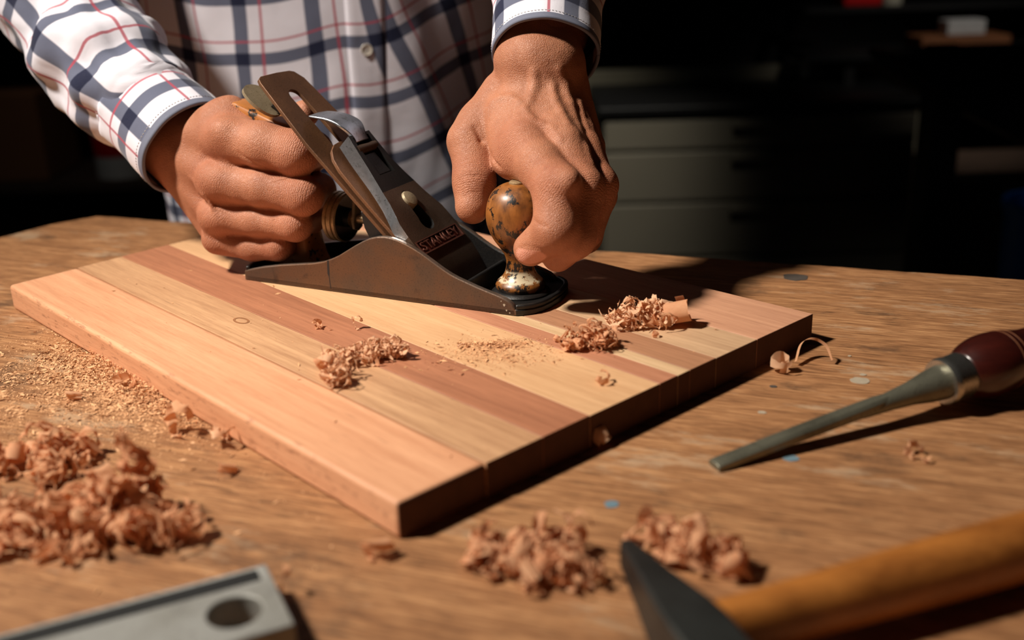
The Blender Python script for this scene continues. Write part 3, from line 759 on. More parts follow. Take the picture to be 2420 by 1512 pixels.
RIGHT_CREASES = [((13.6,-5.7,91.2),(21.4,-4.9,86.4),0.60,0.60,1.5),((21.4,-4.9,86.4),(30.0,1.0,81.0),0.60,0.60,1.5),((-12.2,2.5,29.9),(-4.9,2.9,31.0),0.50,0.50,1.5),((-4.9,2.9,31.0),(2.8,4.9,30.6),0.50,0.50,1.5)]
RIGHT_KNUCKLES = [((45.6,13.0,89.4),(22.0,9.0,94.5),14.8),((50.0,10.0,61.7),(20.4,6.0,66.0),13.0),((41.1,10.0,40.8),(11.8,8.0,42.1),10.9),((23.6,12.0,23.1),(1.2,11.0,21.2),9.4),((-10.0,10.0,96.7),(-62.6,28.0,94.0),15.5),((-18.1,5.0,67.9),(-63.5,23.0,85.1),15.5),((-23.8,6.0,42.6),(-67.2,24.0,74.2),13.5),((-28.7,11.0,24.9),(-70.3,29.0,64.3),12.0)]
LEFT_HAND = [(8,8.5,[((160.4,165.0,188.5),(176.4,125.0,162.9),33.0,30.0),((176.4,125.0,162.9),(187.7,92.0,141.6),30.0,24.0),((179.7,92.0,143.6),(196.7,94.0,139.6),22.0,22.0),((178.7,84.0,124.7),(199.4,47.0,98.8),15.5,13.5),((189.6,87.0,126.5),(214.1,61.0,103.2),15.5,13.5),((199.0,93.0,124.7),(221.7,77.0,98.6),15.5,12.5),((203.9,101.0,121.2),(220.9,95.0,89.3),15.5,11.0),((172.7,90.0,116.7),(189.4,60.0,94.8),16.0,12.0),((174.1,66.0,110.7),(190.4,46.0,88.7),14.0,12.5),((190.4,46.0,88.7),(205.4,40.0,87.2),12.5,13.0)]),
 (3.5,6,[((166.1,86.0,121.3),(154.2,58.0,94.6),17.0,15.6),((154.2,58.0,94.6),(159.9,48.1,82.7),14.8,12.2),((159.9,48.1,82.7),(164.6,40.0,73.0),12.2,13.0),((164.6,40.0,73.0),(167.5,31.0,58.8),13.2,11.4)]),
 (6,6,[((154.1,68.0,105.4),(171.4,64.0,95.8),13.0,11.0)]),
 (5,4,[((199.4,44.0,96.8),(216.0,31.0,87.6),15.0,14.3),((216.0,31.0,87.6),(232.5,18.0,78.4),14.3,14.6),((232.5,18.0,78.4),(237.4,6.0,56.5),14.6,13.9),((237.4,6.0,56.5),(218.4,9.0,41.4),13.4,10.6)]),
 (2.5,4,[((214.1,58.0,101.2),(228.6,45.0,88.2),15.0,12.9),((228.6,45.0,88.2),(243.1,32.0,75.3),12.9,13.2),((243.1,32.0,75.3),(244.5,16.0,48.9),13.2,12.5),((244.5,16.0,48.9),(231.4,20.0,35.3),12.1,10.0)]),
 (2.5,4,[((221.7,74.0,96.6),(233.6,63.0,84.9),14.0,11.8),((233.6,63.0,84.9),(245.5,52.0,73.3),11.8,12.0),((245.5,52.0,73.3),(241.4,38.0,47.4),12.0,11.4),((241.4,38.0,47.4),(225.9,40.0,30.3),11.0,9.5)]),
 (2.5,4,[((220.9,92.0,87.3),(229.3,83.0,74.3),12.5,10.3),((229.3,83.0,74.3),(237.8,74.0,61.3),10.3,10.5),((237.8,74.0,61.3),(232.8,62.0,36.3),10.5,10.0),((232.8,62.0,36.3),(220.1,60.0,27.1),9.7,8.5)]),
 (10,3,[((242.7,10.0,84.6),(243.7,10.0,84.6),6.0,6.0)]),
 (10,3,[((225.7,50.0,101.1),(226.7,50.0,101.1),6.0,6.0)]),
 (10,3,[((232.0,66.0,94.5),(233.0,66.0,94.5),5.0,5.0)]),
 (10,3,[((189.5,82.0,148.7),(190.5,82.0,148.7),9.0,9.0)])]
LEFT_VEINS = [((170.4,58.9,120.8),(176.0,59.5,123.0),1.70,1.70,3),((176.0,59.5,123.0),(183.2,59.5,123.8),1.70,1.70,3),((183.2,59.5,123.8),(190.4,56.3,121.3),1.70,1.70,3),((190.4,56.3,121.3),(196.0,52.6,117.8),1.70,1.70,3),((196.0,52.6,117.8),(203.2,47.3,112.4),1.70,1.70,3),((203.2,47.3,112.4),(210.2,47.1,109.8),1.70,1.70,3),((210.2,47.1,109.8),(217.5,45.6,108.0),1.70,1.70,3),((217.5,45.6,108.0),(225.3,40.2,102.1),1.70,1.70,3),((209.0,76.6,140.0),(212.0,79.3,130.1),2.00,2.00,3.8),((212.0,79.3,130.1),(217.7,73.5,118.7),2.00,2.00,3.8),((217.7,73.5,118.7),(227.0,62.6,106.0),2.00,2.00,3.8),((227.0,62.6,106.0),(238.1,49.0,95.4),2.00,2.00,3.8),((238.1,49.0,95.4),(244.9,40.8,88.5),2.00,2.00,3.8),((206.0,72.7,130.7),(210.5,66.2,122.6),1.70,1.70,3.2),((210.5,66.2,122.6),(217.4,59.5,115.9),1.70,1.70,3.2),((217.4,59.5,115.9),(225.1,51.9,110.0),1.70,1.70,3.2),((195.3,69.7,139.3),(196.1,67.3,129.5),2.00,2.00,4),((196.1,67.3,129.5),(196.4,58.1,121.1),2.00,2.00,4),((220.8,82.0,119.0),(225.1,75.8,112.0),1.30,1.30,2.2),((225.1,75.8,112.0),(230.9,69.1,105.2),1.30,1.30,2.2)]
LEFT_CREASES = [((162.0,48.5,106.2),(167.1,47.3,98.0),1.00,1.00,2),((167.1,47.3,98.0),(178.8,37.4,90.7),1.00,1.00,2),((178.8,37.4,90.7),(187.1,32.3,84.8),1.00,1.00,2),((215.9,-1.2,43.4),(220.0,-2.5,46.5),0.45,0.45,0.9),((220.0,-2.5,46.5),(227.1,-4.4,47.4),0.45,0.45,0.9),((227.1,-4.4,47.4),(231.8,-3.9,45.2),0.45,0.45,0.9),((226.4,-2.0,62.7),(232.4,-6.8,61.6),0.50,0.50,1.4),((232.4,-6.8,61.6),(237.2,-7.7,61.5),0.50,0.50,1.4),((162.7,26.4,77.9),(168.2,27.6,79.6),0.35,0.35,1),((168.2,27.6,79.6),(175.1,31.5,78.2),0.35,0.35,1),((165.6,22.3,66.5),(169.2,23.7,69.1),0.30,0.30,0.9),((169.2,23.7,69.1),(174.2,26.8,69.9),0.30,0.30,0.9)]
LEFT_KNUCKLES = [((232.5,18.0,78.4),(199.4,44.0,96.8),14.6),((243.1,32.0,75.3),(214.1,58.0,101.2),13.2),((245.5,52.0,73.3),(221.7,74.0,96.6),12.0),((164.6,40.0,73.0),(154.2,58.0,94.6),13.0),((199.4,44.0,96.8),(178.7,84.0,124.7),15.0)]
NAIL_AT = (222.8,-1.8,40.0)
# ================================================================ person
person = empty('person', (-0.187, 1.16, FLOOR_Z))
tag(person, 'person in a blue and white plaid shirt pushing the hand plane with both hands', 'person')
def skin_part(groups, veins, creases, knuckles, lo, hi, h):
    g = Grid(lo, hi, h); D = sdf_grid(g, groups, veins, creases)
    V, F = surface_nets(g, D); V = relax(V, F, 2, 0.5)
    kn = np.zeros(len(V)); al = np.zeros(len(V))
    for c, b, r in knuckles:
        c = np.array(c); b = np.array(b); ax = (c - b) / np.linalg.norm(c - b)
        d = V - c; w = np.exp(-((d * d).sum(1)) / (2 * (r * 0.75) ** 2)); m = w > kn
        al[m] = (d @ ax)[m]; kn[m] = w[m]
    return V, F, kn, al
parts = []
rv = skin_part(RIGHT_HAND, RIGHT_VEINS, RIGHT_CREASES, RIGHT_KNUCKLES, (-130, -30, 2), (90, 100, 155), 1.05)
lv = skin_part(LEFT_HAND, LEFT_VEINS, LEFT_CREASES, LEFT_KNUCKLES, (125, -20, 15), (275, 140, 195), 1.05)
SV = []; SF = []; SK = []; SA = []; SN = []
for i, (V, F, kn, al) in enumerate((rv, lv)):
    base = len(SV)
    for v in V: SV.append(pw(v) - person.location)
    SF += [tuple(int(base + q) for q in f) for f in F]
    SK += list(kn); SA += list(al)
    if i == 1:
        d = np.sqrt((((V - np.array(NAIL_AT)) * np.array((0.75, 1, 1.15))) ** 2).sum(1)); SN += list(np.clip((8.2 - d) / 0.9, 0, 1) * (V[:, 2] < NAIL_AT[2] + 4.5))
    else: SN += [0.0] * len(V)
# arms and trunk under the cloth (coarse)
SH_R = (-0.395, 1.10, 0.50); EL_R = (-0.425, 0.985, 0.268); SH_L = (0.015, 1.12, 0.52); EL_L = (0.058, 0.93, 0.315)
WR_R = pw((-75, 30, 92)); WR_L = pw((188, 98, 152))
W2P = lambda p: tuple(np.array(p, float) * 1000)
core = [(1, 30, [(W2P(WR_R), W2P(EL_R), 24, 34), (W2P(EL_R), W2P(SH_R), 36, 48), (W2P(WR_L), W2P(EL_L), 22, 32), (W2P(EL_L), W2P(SH_L), 34, 46),
                 (W2P(SH_R), W2P(SH_L), 55, 55), ((-187, 1150, -150), (-187, 1150, 420), 92, 100), ((-260, 1150, -150), (-270, 1150, 400), 72, 80), ((-114, 1150, -150), (-104, 1150, 400), 72, 80),
                 ((-187, 1150, 500), (-187, 1140, 640), 60, 56)])]
gc = Grid((-560, 700, -190), (180, 1290, 700), 13.0); V, F = surface_nets(gc, sdf_grid(gc, core)); base = len(SV)
for v in V: SV.append(Vector(v / 1000.0) - person.location)
SF += [tuple(int(base + q) for q in f) for f in F]; SK += [0.0] * len(V); SA += [0.0] * len(V); SN += [0.0] * len(V)
me = bpy.data.meshes.new('body'); me.from_pydata([tuple(v) for v in SV], [], SF); me.materials.append(M['skin'])
for nm, arr in (('knuckle', SK), ('along', SA), ('nail', SN)):
    at = me.attributes.new(nm, 'FLOAT', 'POINT'); at.data.foreach_set('value', np.array(arr, np.float32))
me.update(); me.shade_smooth()
bm = bmesh.new(); bm.from_mesh(me); bmesh.ops.recalc_face_normals(bm, faces=bm.faces); bm.to_mesh(me); bm.free()
skin = link(bpy.data.objects.new('body', me), person)

def cloth(name, V, F, UV, parent, mats=None, thick=0.0012, fm=None):
    """V world points, UV per vertex in metres of cloth"""
    me = bpy.data.meshes.new(name)
    off = person.location
    me.from_pydata([tuple(Vector(v) - off) for v in V], [], F)
    for m in (mats or [M['plaid']]): me.materials.append(m)
    if fm:
        for p, i in zip(me.polygons, fm): p.material_index = i
    ul = me.uv_layers.new(name='UVMap')
    for lp in me.loops: ul.data[lp.index].uv = UV[lp.vertex_index]
    me.update(); me.shade_smooth()
    o = link(bpy.data.objects.new(name, me), parent)
    if thick:
        s = o.modifiers.new('cloth', 'SOLIDIFY'); s.thickness = thick; s.offset = 0
    return o

def tube(path, radii, nl, na, fold, u0=0.0, v0=0.0, R=0.036, up=(0, 0, 1), squash=None):
    C = catmull(path, nl); r = np.interp(np.linspace(0, 1, nl), np.linspace(0, 1, len(radii)), radii)
    V = []; UV = []; s = 0.0
    for i in range(nl):
        d = C[min(i + 1, nl - 1)] - C[max(i - 1, 0)]; d = d / np.linalg.norm(d)
        e1 = np.cross(d, up); e1 /= np.linalg.norm(e1); e2 = np.cross(e1, d)
        if i: s += np.linalg.norm(C[i] - C[i - 1])
        for k in range(na + 1):
            t = 2 * math.pi * k / na
            rr = r[i] + fold(t, i / (nl - 1), s)
            a, b = (1.0, 1.0) if squash is None else squash
            V.append(C[i] + (e1 * math.cos(t) * a + e2 * math.sin(t) * b) * rr); UV.append((u0 + t * R, v0 + s))
    F = [(i * (na + 1) + k, i * (na + 1) + k + 1, (i + 1) * (na + 1) + k + 1, (i + 1) * (na + 1) + k) for i in range(nl - 1) for k in range(na)]
    return V, F, UV

def nz(x, y, z=0.0): return noise.noise(Vector((x, y, z)))
shirt_uv_shear = 0.32
# ---- shirt front and back (trunk)
na, nh = 150, 90
cx, cy = -0.187, 1.150
def torso_pt(t, z):
    """t angle, 0 faces the camera (-y), positive to the right"""
    up_ = min(1, max(0, (z + 0.1) / 0.6))
    hw = 0.180 + 0.022 * up_; hd = 0.115 + 0.014 * up_
    dx = math.sin(t) * hw; dy = -math.cos(t) * hd
    x0 = dx
    # drape: slanting folds running down to the right, deeper towards the hem
    f = 0.0045 * nz(t * 2.6 + z * 5.0, z * 3.0, 1.0) + 0.0035 * math.sin(t * 9 + z * 22 + 2.2 * nz(t * 2, z * 4, 7)) * (0.3 + 0.7 * max(0, min(1, (t + 0.2) * 1.2)))
    f += 0.0016 * nz(t * 9, z * 26, 3.0)
    k = 1 + f / 0.14
    sh = max(0, (z - 0.46) / 0.14); kk = 1 - 0.55 * sh * sh
    return Vector((cx + dx * k * (1 if sh == 0 else max(0.2, 1 - 0.35 * sh)), cy + dy * k * kk, z))
Z0, Z1 = -0.16, 0.585
def torso_uv(t, z):
    u = t * 0.150; v = z
    w = max(0.0, min(1.0, (t - 0.12) / 0.45)); w = w * w * (3 - 2 * w)
    a = 0.36 * w
    uu = u - 0.04; 
    u2 = uu * math.cos(a) + (v - 0.16) * math.sin(a); v2 = -uu * math.sin(a) + (v - 0.16) * math.cos(a)
    sag = 0.012 * math.sin(min(1, max(0, (t + 0.9) / 1.1)) * math.pi)
    return (u2 + 0.030 + 0.004 * nz(z * 9, t * 2, 5), v2 + 0.16 + sag + 0.020 + 0.004 * nz(t * 3, z * 6, 9))
V = []; UV = []
for j in range(nh + 1):
    z = Z0 + (Z1 - Z0) * j / nh
    for k in range(na + 1):
        t = -math.pi + 2 * math.pi * k / na
        V.append(torso_pt(t, z)); UV.append(torso_uv(t, z))
F = [(j * (na + 1) + k, j * (na + 1) + k + 1, (j + 1) * (na + 1) + k + 1, (j + 1) * (na + 1) + k) for j in range(nh) for k in range(na)]
shirt = cloth('shirt', V, F, UV, person)
shirt['label'] = 'white shirt with slate blue and thin red checks'
# ---- button band, standing slightly proud
pt0, pt1 = 0.225, 0.415
V = []; UV = []; nw = 8
for j in range(nh + 1):
    z = Z0 + (Z1 - Z0 - 0.02) * j / nh
    for k in range(nw + 1):
        t = pt0 + (pt1 - pt0) * k / nw; p = torso_pt(t, z); n = Vector((math.sin(t) * 0.8, -math.cos(t), 0)).normalized()
        edge = 0.0006 if k in (0, nw) else 0.0022
        V.append(p + n * edge); q = torso_uv(t, z); UV.append((q[0] + 0.012, q[1] + 0.0))
F = [(j * (nw + 1) + k, j * (nw + 1) + k + 1, (j + 1) * (nw + 1) + k + 1, (j + 1) * (nw + 1) + k) for j in range(nh) for k in range(nw)]
cloth('button_band', V, F, UV, shirt, thick=0.0008)
bt = 0.32
for z in (0.330, 0.236, 0.142, 0.048):
    c = torso_pt(bt, z); n = Vector((math.sin(bt) * 0.8, -math.cos(bt), 0)).normalized(); c = c + n * 0.0026 - person.location
    mb = MB(); mb.lathe([(0.0001, 0.0), (0.0052, 0.0), (0.0056, 0.0008), (0.0056, 0.0016), (0.0050, 0.0021), (0.0040, 0.0015), (0.0001, 0.0014)], 28, c, n)
    e1 = n.orthogonal().normalized(); e2 = n.cross(e1)
    for a in range(4):
        d = e1 * math.cos(math.pi / 4 + a * math.pi / 2) + e2 * math.sin(math.pi / 4 + a * math.pi / 2)
        mb.lathe([(0.0001, 0.0013), (0.0007, 0.0013), (0.0007, 0.0017), (0.0001, 0.0017)], 8, c + d * 0.0016, n, m=1)
    mb.build('button', [M['button'], M['thread']], shirt, 0.8)

# ---- right sleeve (left in the picture) with cuff
c0 = pw((-62, 28, 86)); c1 = pw((-112, 41, 112)); c2 = pw((-166, 59, 140)); c3 = pw((-212, 80, 172))
def fold_r(t, q, s):
    amp = 0.002 + 0.0045 * math.sin(min(1, q * 2.2) * math.pi * 0.5)
    a = math.sin(s * 95 + 2.0 * math.sin(t + 0.6) + 3 * nz(t * 0.8, s * 9, 2)) * (0.5 + 0.5 * math.cos(t - 2.2))
    b_ = nz(math.cos(t) * 2.2, math.sin(t) * 2.2, s * 34)
    return amp * (0.75 * a + 1.0 * b_) + 0.0008 * nz(math.cos(t) * 7, math.sin(t) * 7, s * 90)
V, F, UV = tube([c1.lerp(c0, 0.12), c1, c2, c3, Vector(EL_R), Vector((-0.415, 1.045, 0.38)), Vector(SH_R)], [0.0345, 0.038, 0.0465, 0.0475, 0.052, 0.060, 0.072], 130, 96, fold_r, u0=0.0135, v0=0.030, R=0.0356)
cloth('sleeve', V, F, UV, shirt)
def cuff(name, a, b, ra, rb, u0, v0, flare, mats, R):
    """double cuff from a (open end) to b; slate hem at the open end with a line of stitches"""
    d = (b - a)
    def fold(t, q, s): return 0.0012 * math.sin(2 * t + flare) + 0.0010 * nz(math.cos(t) * 1.6, math.sin(t) * 1.6, q * 2 + flare) + 0.0014 * max(0, q - 0.72) / 0.28 * math.sin(9 * t)
    V, F, UV = tube([a, a.lerp(b, 0.33), a.lerp(b, 0.66), b], [ra, ra * 1.005, rb * 1.02, rb], 30, 96, fold, u0, v0, R)
    fm = [1 if i // 96 < 3 else 0 for i in range(len(F))]
    o = cloth(name, V, F, UV, shirt, [M['plaid'], M['hem']], 0.0020, fm)
    # stitches
    C = catmull([a, a.lerp(b, 0.33), a.lerp(b, 0.66), b], 30); mb = MB(); i = 4
    n_ = 97
    for k in range(0, 96):
        p = Vector(V[i * n_ + k]); q = Vector(V[i * n_ + k + 1]); cc = Vector(C[i]); out = (p - cc).normalized() * 0.0012
        p1 = p.lerp(q, 0.15) + out; p2 = p.lerp(q, 0.7) + out; w = (b - a).normalized() * 0.00035
        off = person.location
        mb.add([p1 - w - off, p2 - w - off, p2 + w - off, p1 + w - off, p1 - off + out * 0.2, p2 - off + out * 0.2], [(0, 1, 5, 4), (4, 5, 2, 3)])
    mb.build('stitching', M['thread'], shirt, None, fix=False)
    return o
cuff('cuff', c0 + (c0 - c1) * 0.06, c1, 0.0365, 0.0350, 0.0135, -0.028, 0.4, None, 0.0356)
# ---- left sleeve with cuff
l0 = pw((191.5, 96, 147.5)); l1 = pw((178.5, 129, 175.5)); l2 = pw((168, 160, 203))
def fold_l(t, q, s):
    return 0.003 * (math.sin(s * 80 + 2 * math.sin(t)) * 0.6 + nz(math.cos(t) * 2, math.sin(t) * 2, s * 30)) * min(1, q * 4 + 0.2)
V, F, UV = tube([l1.lerp(l0, 0.1), l2, Vector(EL_L), Vector((0.045, 1.03, 0.42)), Vector(SH_L)], [0.036, 0.040, 0.050, 0.058, 0.070], 110, 96, fold_l, u0=0.020, v0=0.03, R=0.0356)
cloth('sleeve', V, F, UV, shirt)
cuff('cuff', l0 + (l0 - l1) * 0.05, l1, 0.0332, 0.0340, 0.020, -0.024, 1.9, None, 0.0356)
# ---- trousers below the bench top
mb = MB()
for sx_ in (-1, 1):
    prof = [(0.001, 0.02), (0.072, 0.02), (0.078, 0.06), (0.082, 0.30), (0.090, 0.50), (0.105, 0.76), (0.110, 0.80)]
    mb.lathe(prof, 28, (0.088 * sx_, 0, 0))
prof = [(0.001, 0.66), (0.15, 0.68), (0.172, 0.74), (0.170, 0.80), (0.001, 0.80)]
b0 = len(mb.V); mb.lathe(prof, 40, (0, -0.005, 0))
for i in range(b0, len(mb.V)): v = mb.V[i]; mb.V[i] = (v[0] * 1.02, -0.005 + (v[1] + 0.005) * 0.64, v[2])
mb.build('trousers', M['denim'], person, 0.9)
mb = MB()
for sx_ in (-1, 1):
    mb.prism([(0.088 * sx_ + 0.045 * math.sin(t), -0.06 - 0.135 * math.cos(t)) for t in np.linspace(0, 2 * math.pi, 24, endpoint=False)], 0.0, 0.06, axis='z')
bevel(mb.build('shoes', plain('black_work_shoe', lin(26, 22, 20), 0.5), person, 0.6), 0.012, 3)
# ================================================================ tools lying on the bench
def lathe_at(mb, prof, a, ax, seg=36, m=0, ms=None): mb.lathe(prof, seg, a, ax, m, ms); return mb
# ---- chisel: blade tip rests on the bench, handle rests on its swell
tip = Vector((0.0925, 0.4480, 0.0016)); fer = Vector((0.2215, 0.5035, 0.0166))
cax = (fer - tip).normalized(); clen = (fer - tip).length
chisel = empty('chisel', (fer.x, fer.y, 0)); tag(chisel, 'wood chisel with dark red-brown handle and steel ferrule right of the board', 'chisel')
M['chiselsteel'] = rusty_steel('dull_chisel_steel', lin(126, 124, 108), lin(104, 102, 88), lin(62, 57, 47), 0.42, 0.65)
M['redhandle'] = wood('oxblood_varnished_wood', lin(34, 11, 9), lin(74, 25, 17), (20, 60, 60), 0.3, 5.0, 0.3, 0.08, 0.6)
M['ferrule'] = rusty_steel('bright_ferrule_steel', lin(206, 204, 196), lin(180, 178, 168), lin(110, 104, 96), 0.24, 0.95)
side = cax.cross(Vector((0, 0, 1))).normalized(); up_c = side.cross(cax).normalized()
org = Vector((fer.x, fer.y, 0))
V = []; F = []
sec = [(0.0, 4.5, 1.7), (0.003, 4.6, 2.1), (0.05, 4.5, 2.9), (0.085, 4.3, 3.2), (0.096, 4.0, 3.3), (0.106, 3.2, 3.0), (0.114, 1.6, 2.0)]
for q, w, h in sec:
    c = tip + cax * q - org; lowz = -0.0012 if q == 0 else -0.0014
    for (sx_, sz) in ((-1, lowz), (1, lowz), (1, lowz + h * 0.0013), (0.62, lowz + h * 0.0018), (-0.62, lowz + h * 0.0018), (-1, lowz + h * 0.0013)):
        V.append(c + side * (w * 0.001 * sx_) + up_c * sz)
for i in range(len(sec) - 1):
    for k in range(6): F.append((6 * i + k, 6 * i + (k + 1) % 6, 6 * i + 6 + (k + 1) % 6, 6 * i + 6 + k))
F += [tuple(reversed(range(6))), tuple(6 * (len(sec) - 1) + k for k in range(6))]
mb = MB(); mb.add(V, F); bevel(mb.build('blade', M['chiselsteel'], chisel, 0.4), 0.0003)
mb = MB(); mb.lathe([(0.0001, 0.078), (0.0030, 0.078), (0.0040, 0.090), (0.0047, 0.104), (0.0060, 0.118), (0.0082, 0.130), (0.0094, clen - 0.001), (0.0001, clen)], 30, tip - org, cax); mb.build('socket', M['chiselsteel'], chisel)
mb = MB(); mb.lathe([(0.0085, clen - 0.003), (0.0118, clen - 0.003), (0.0124, clen - 0.0015), (0.0124, clen + 0.001), (0.0119, clen + 0.002), (0.0122, clen + 0.010), (0.0118, clen + 0.011), (0.008, clen + 0.011)], 40, tip - org, cax); mb.build('ferrule', M['ferrule'], chisel)
hx = catmull([(0.0112, 0.010), (0.0150, 0.018), (0.0168, 0.028), (0.0158, 0.040), (0.0128, 0.052), (0.0118, 0.064), (0.0125, 0.085), (0.0138, 0.105), (0.0130, 0.120), (0.008, 0.127), (0.0001, 0.128)], 36)
mb = MB(); mb.lathe([(max(0.0001, r), clen + h) for r, h in hx], 40, tip - org, cax); hd = mb.build('handle', M['redhandle'], chisel, 1.2)
for h in (0.0385, 0.0425):
    mb = MB(); rr = float(np.interp(h, hx[:, 1], hx[:, 0])); mb.lathe([(rr - 0.0008, clen + h - 0.0004), (rr + 0.00015, clen + h - 0.0002), (rr + 0.00015, clen + h + 0.0002), (rr - 0.0008, clen + h + 0.0004)], 40, tip - org, cax)
    mb.build('scribed_ring', plain('worn_ring_line_%d' % int(h * 1e4), lin(140, 90, 62), 0.4), hd)
# ---- hammer: handle to the right, cross-peen head at the lower edge of the picture
M['hammersteel'] = rusty_steel('dark_hammer_steel', lin(64, 66, 64), lin(50, 50, 48), lin(30, 26, 24), 0.45, 0.6)
M['hickory'] = wood('oiled_hickory', lin(112, 58, 20), lin(214, 138, 64), (14, 60, 60), 0.42, 8.0, 0.3, 0.1, 0.25)
ha = Vector((0.0590, 0.3010, 0.0155)); hb = Vector((0.2300, 0.3640, 0.0150)); hd_ = (hb - ha).normalized()
hammer = empty('hammer', (0.055, 0.30, 0)); tag(hammer, 'hammer with orange-brown wooden handle and dark steel head in lower right foreground', 'hammer')
ho = Vector((0.055, 0.30, 0))
C = [ha + hd_ * q for q in np.linspace(0.000, 0.235, 40)]; sd = hd_.cross(Vector((0, 0, 1))).normalized()
V = []; F = []; nn = 20
for i, c in enumerate(C):
    q = i / 39; rw = 0.0088 + 0.0030 * math.sin(min(1, q * 1.2) * 2.4) ** 2; rh = 0.0110 + 0.0022 * math.sin(q * 2.6) ** 2
    for k in range(nn):
        t = 2 * math.pi * k / nn; V.append(c + sd * math.cos(t) * rw + Vector((0, 0, 1)) * math.sin(t) * rh - ho)
for i in range(39):
    for k in range(nn): F.append((i * nn + k, i * nn + (k + 1) % nn, (i + 1) * nn + (k + 1) % nn, (i + 1) * nn + k))
F += [tuple(reversed(range(nn))), tuple(39 * nn + k for k in range(nn))]
mb = MB(); mb.add(V, F); mb.build('handle', M['hickory'], hammer, 1.0)
# head along its own axis, peen wedge pointing away from the camera
pk = Vector((0.0400, 0.3560, 0)); hc = Vector((0.0575, 0.2960, 0)); fx = (pk - hc).normalized(); sx2 = Vector((fx.y, -fx.x, 0))
L1 = (pk - hc).length
secs = [(-0.050, 0.0105, 0.002, 0.026), (-0.042, 0.0112, 0.001, 0.027), (-0.036, 0.0095, 0.003, 0.025), (-0.026, 0.0108, 0.001, 0.0270), (0.000, 0.0108, 0.001, 0.0270), (0.010, 0.0100, 0.002, 0.0262), (0.035, 0.0062, 0.006, 0.0235), (L1 - 0.003, 0.0030, 0.010, 0.0215), (L1, 0.0014, 0.011, 0.0205)]
V = []; F = []
for q, w, z0, z1 in secs:
    c = hc + fx * q
    for s_, z in ((-1, z0), (1, z0), (1, z1), (-1, z1)): V.append(c + sx2 * (w * s_) + Vector((0, 0, z)) - ho)
for i in range(len(secs) - 1):
    for k in range(4): F.append((4 * i + k, 4 * i + (k + 1) % 4, 4 * i + 4 + (k + 1) % 4, 4 * i + 4 + k))
F += [(3, 2, 1, 0), tuple(4 * (len(secs) - 1) + k for k in range(4))]
mb = MB(); mb.add(V, F); bevel(mb.build('head', M['hammersteel'], hammer, 0.5), 0.0016, 3)
# ---- grey metal straightedge with a hole, lower left
M['barmetal'] = rusty_steel('matt_grey_aluminium', lin(156, 156, 152), lin(140, 139, 133), lin(112, 111, 108), 0.5, 0.15, 60)
M['barblack'] = plain('black_groove_paint', lin(16, 18, 19), 0.8)
e0 = Vector((-0.0985, 0.3585)); e1 = Vector((-0.0815, 0.3190)); u1 = (Vector((-0.1845, 0.3185)) - e0).normalized(); v1 = Vector((-u1.y, u1.x))
if v1.dot(e1 - e0) < 0: v1 = -v1
WB = 0.044; HB = 0.0135
edge = empty('metal_straightedge', (e0.x, e0.y, 0)); tag(edge, 'grey metal straightedge bar with a round hole near its end in lower left foreground', 'straightedge')
def ep(a, w, z): p = u1 * a + v1 * w; return (p.x, p.y, z)
def ebox(a0, a1, w0, w1, z0, z1, name, mat, par=edge):
    V = [ep(a, w, z) for a in (a0, a1) for w in (w0, w1) for z in (z0, z1)]
    mb = MB(); mb.add(V, [(0, 1, 3, 2), (4, 6, 7, 5), (0, 4, 5, 1), (2, 3, 7, 6), (0, 2, 6, 4), (1, 5, 7, 3)]); return mb.build(name, mat, par, 0.5)
bar = ebox(0, 0.30, 0, WB, 0.0, HB, 'bar', M['barmetal'])
hcut = MB(); hcut.lathe([(0.0098, -0.01), (0.0098, 0.03)], 40, ep(0.0175, 0.0262, 0)); boolean(bar, hcut.build('cutter', M['barmetal'], edge, None))
boolean(bar, ebox(0.004, 0.296, 0.0020, 0.0100, HB - 0.002, HB + 0.01, 'cutter', M['barblack']))
bevel(bar, 0.0008, 2)
ebox(0.0042, 0.2958, 0.0021, 0.0099, HB - 0.0021, HB - 0.0003, 'groove_inlay', M['barblack'])
# ================================================================ shavings
def curl_mesh(name, r, w, turns, pitch, seed, mat, jag=0.25, crumple=0.0, seg=22):
    rn = random.Random(seed); V = []; F = []; nw = 3
    ph = rn.random() * 10
    for i in range(seg + 1):
        t = i / seg; a = turns * 2 * math.pi * t
        rr = r * (0.45 + 0.55 * t) * (1 + crumple * nz(t * 7 + ph, seed, 1))
        for k in range(nw):
            e = (k / (nw - 1) - 0.5) * w
            ed = (1 + jag * nz(t * 9 + ph, k * 3.1, seed)) if k != 1 else 1
            c_ = crumple * r * 0.55
            V.append((rr * math.cos(a) + c_ * nz(t * 8, k, ph), rr * math.sin(a) + c_ * nz(t * 8, k + 5, ph), pitch * t + e * ed * (0.35 + 0.65 * math.sin(math.pi * min(1, 0.1 + t * 1.1)) ** 0.5) + c_ * nz(t * 6, k + 9, ph)))
    for i in range(seg):
        for k in range(nw - 1): F.append((i * nw + k, i * nw + k + 1, (i + 1) * nw + k + 1, (i + 1) * nw + k))
    me = bpy.data.meshes.new(name); me.from_pydata(V, [], F); me.materials.append(mat); me.update(); me.shade_smooth(); return me
CURLS = {}
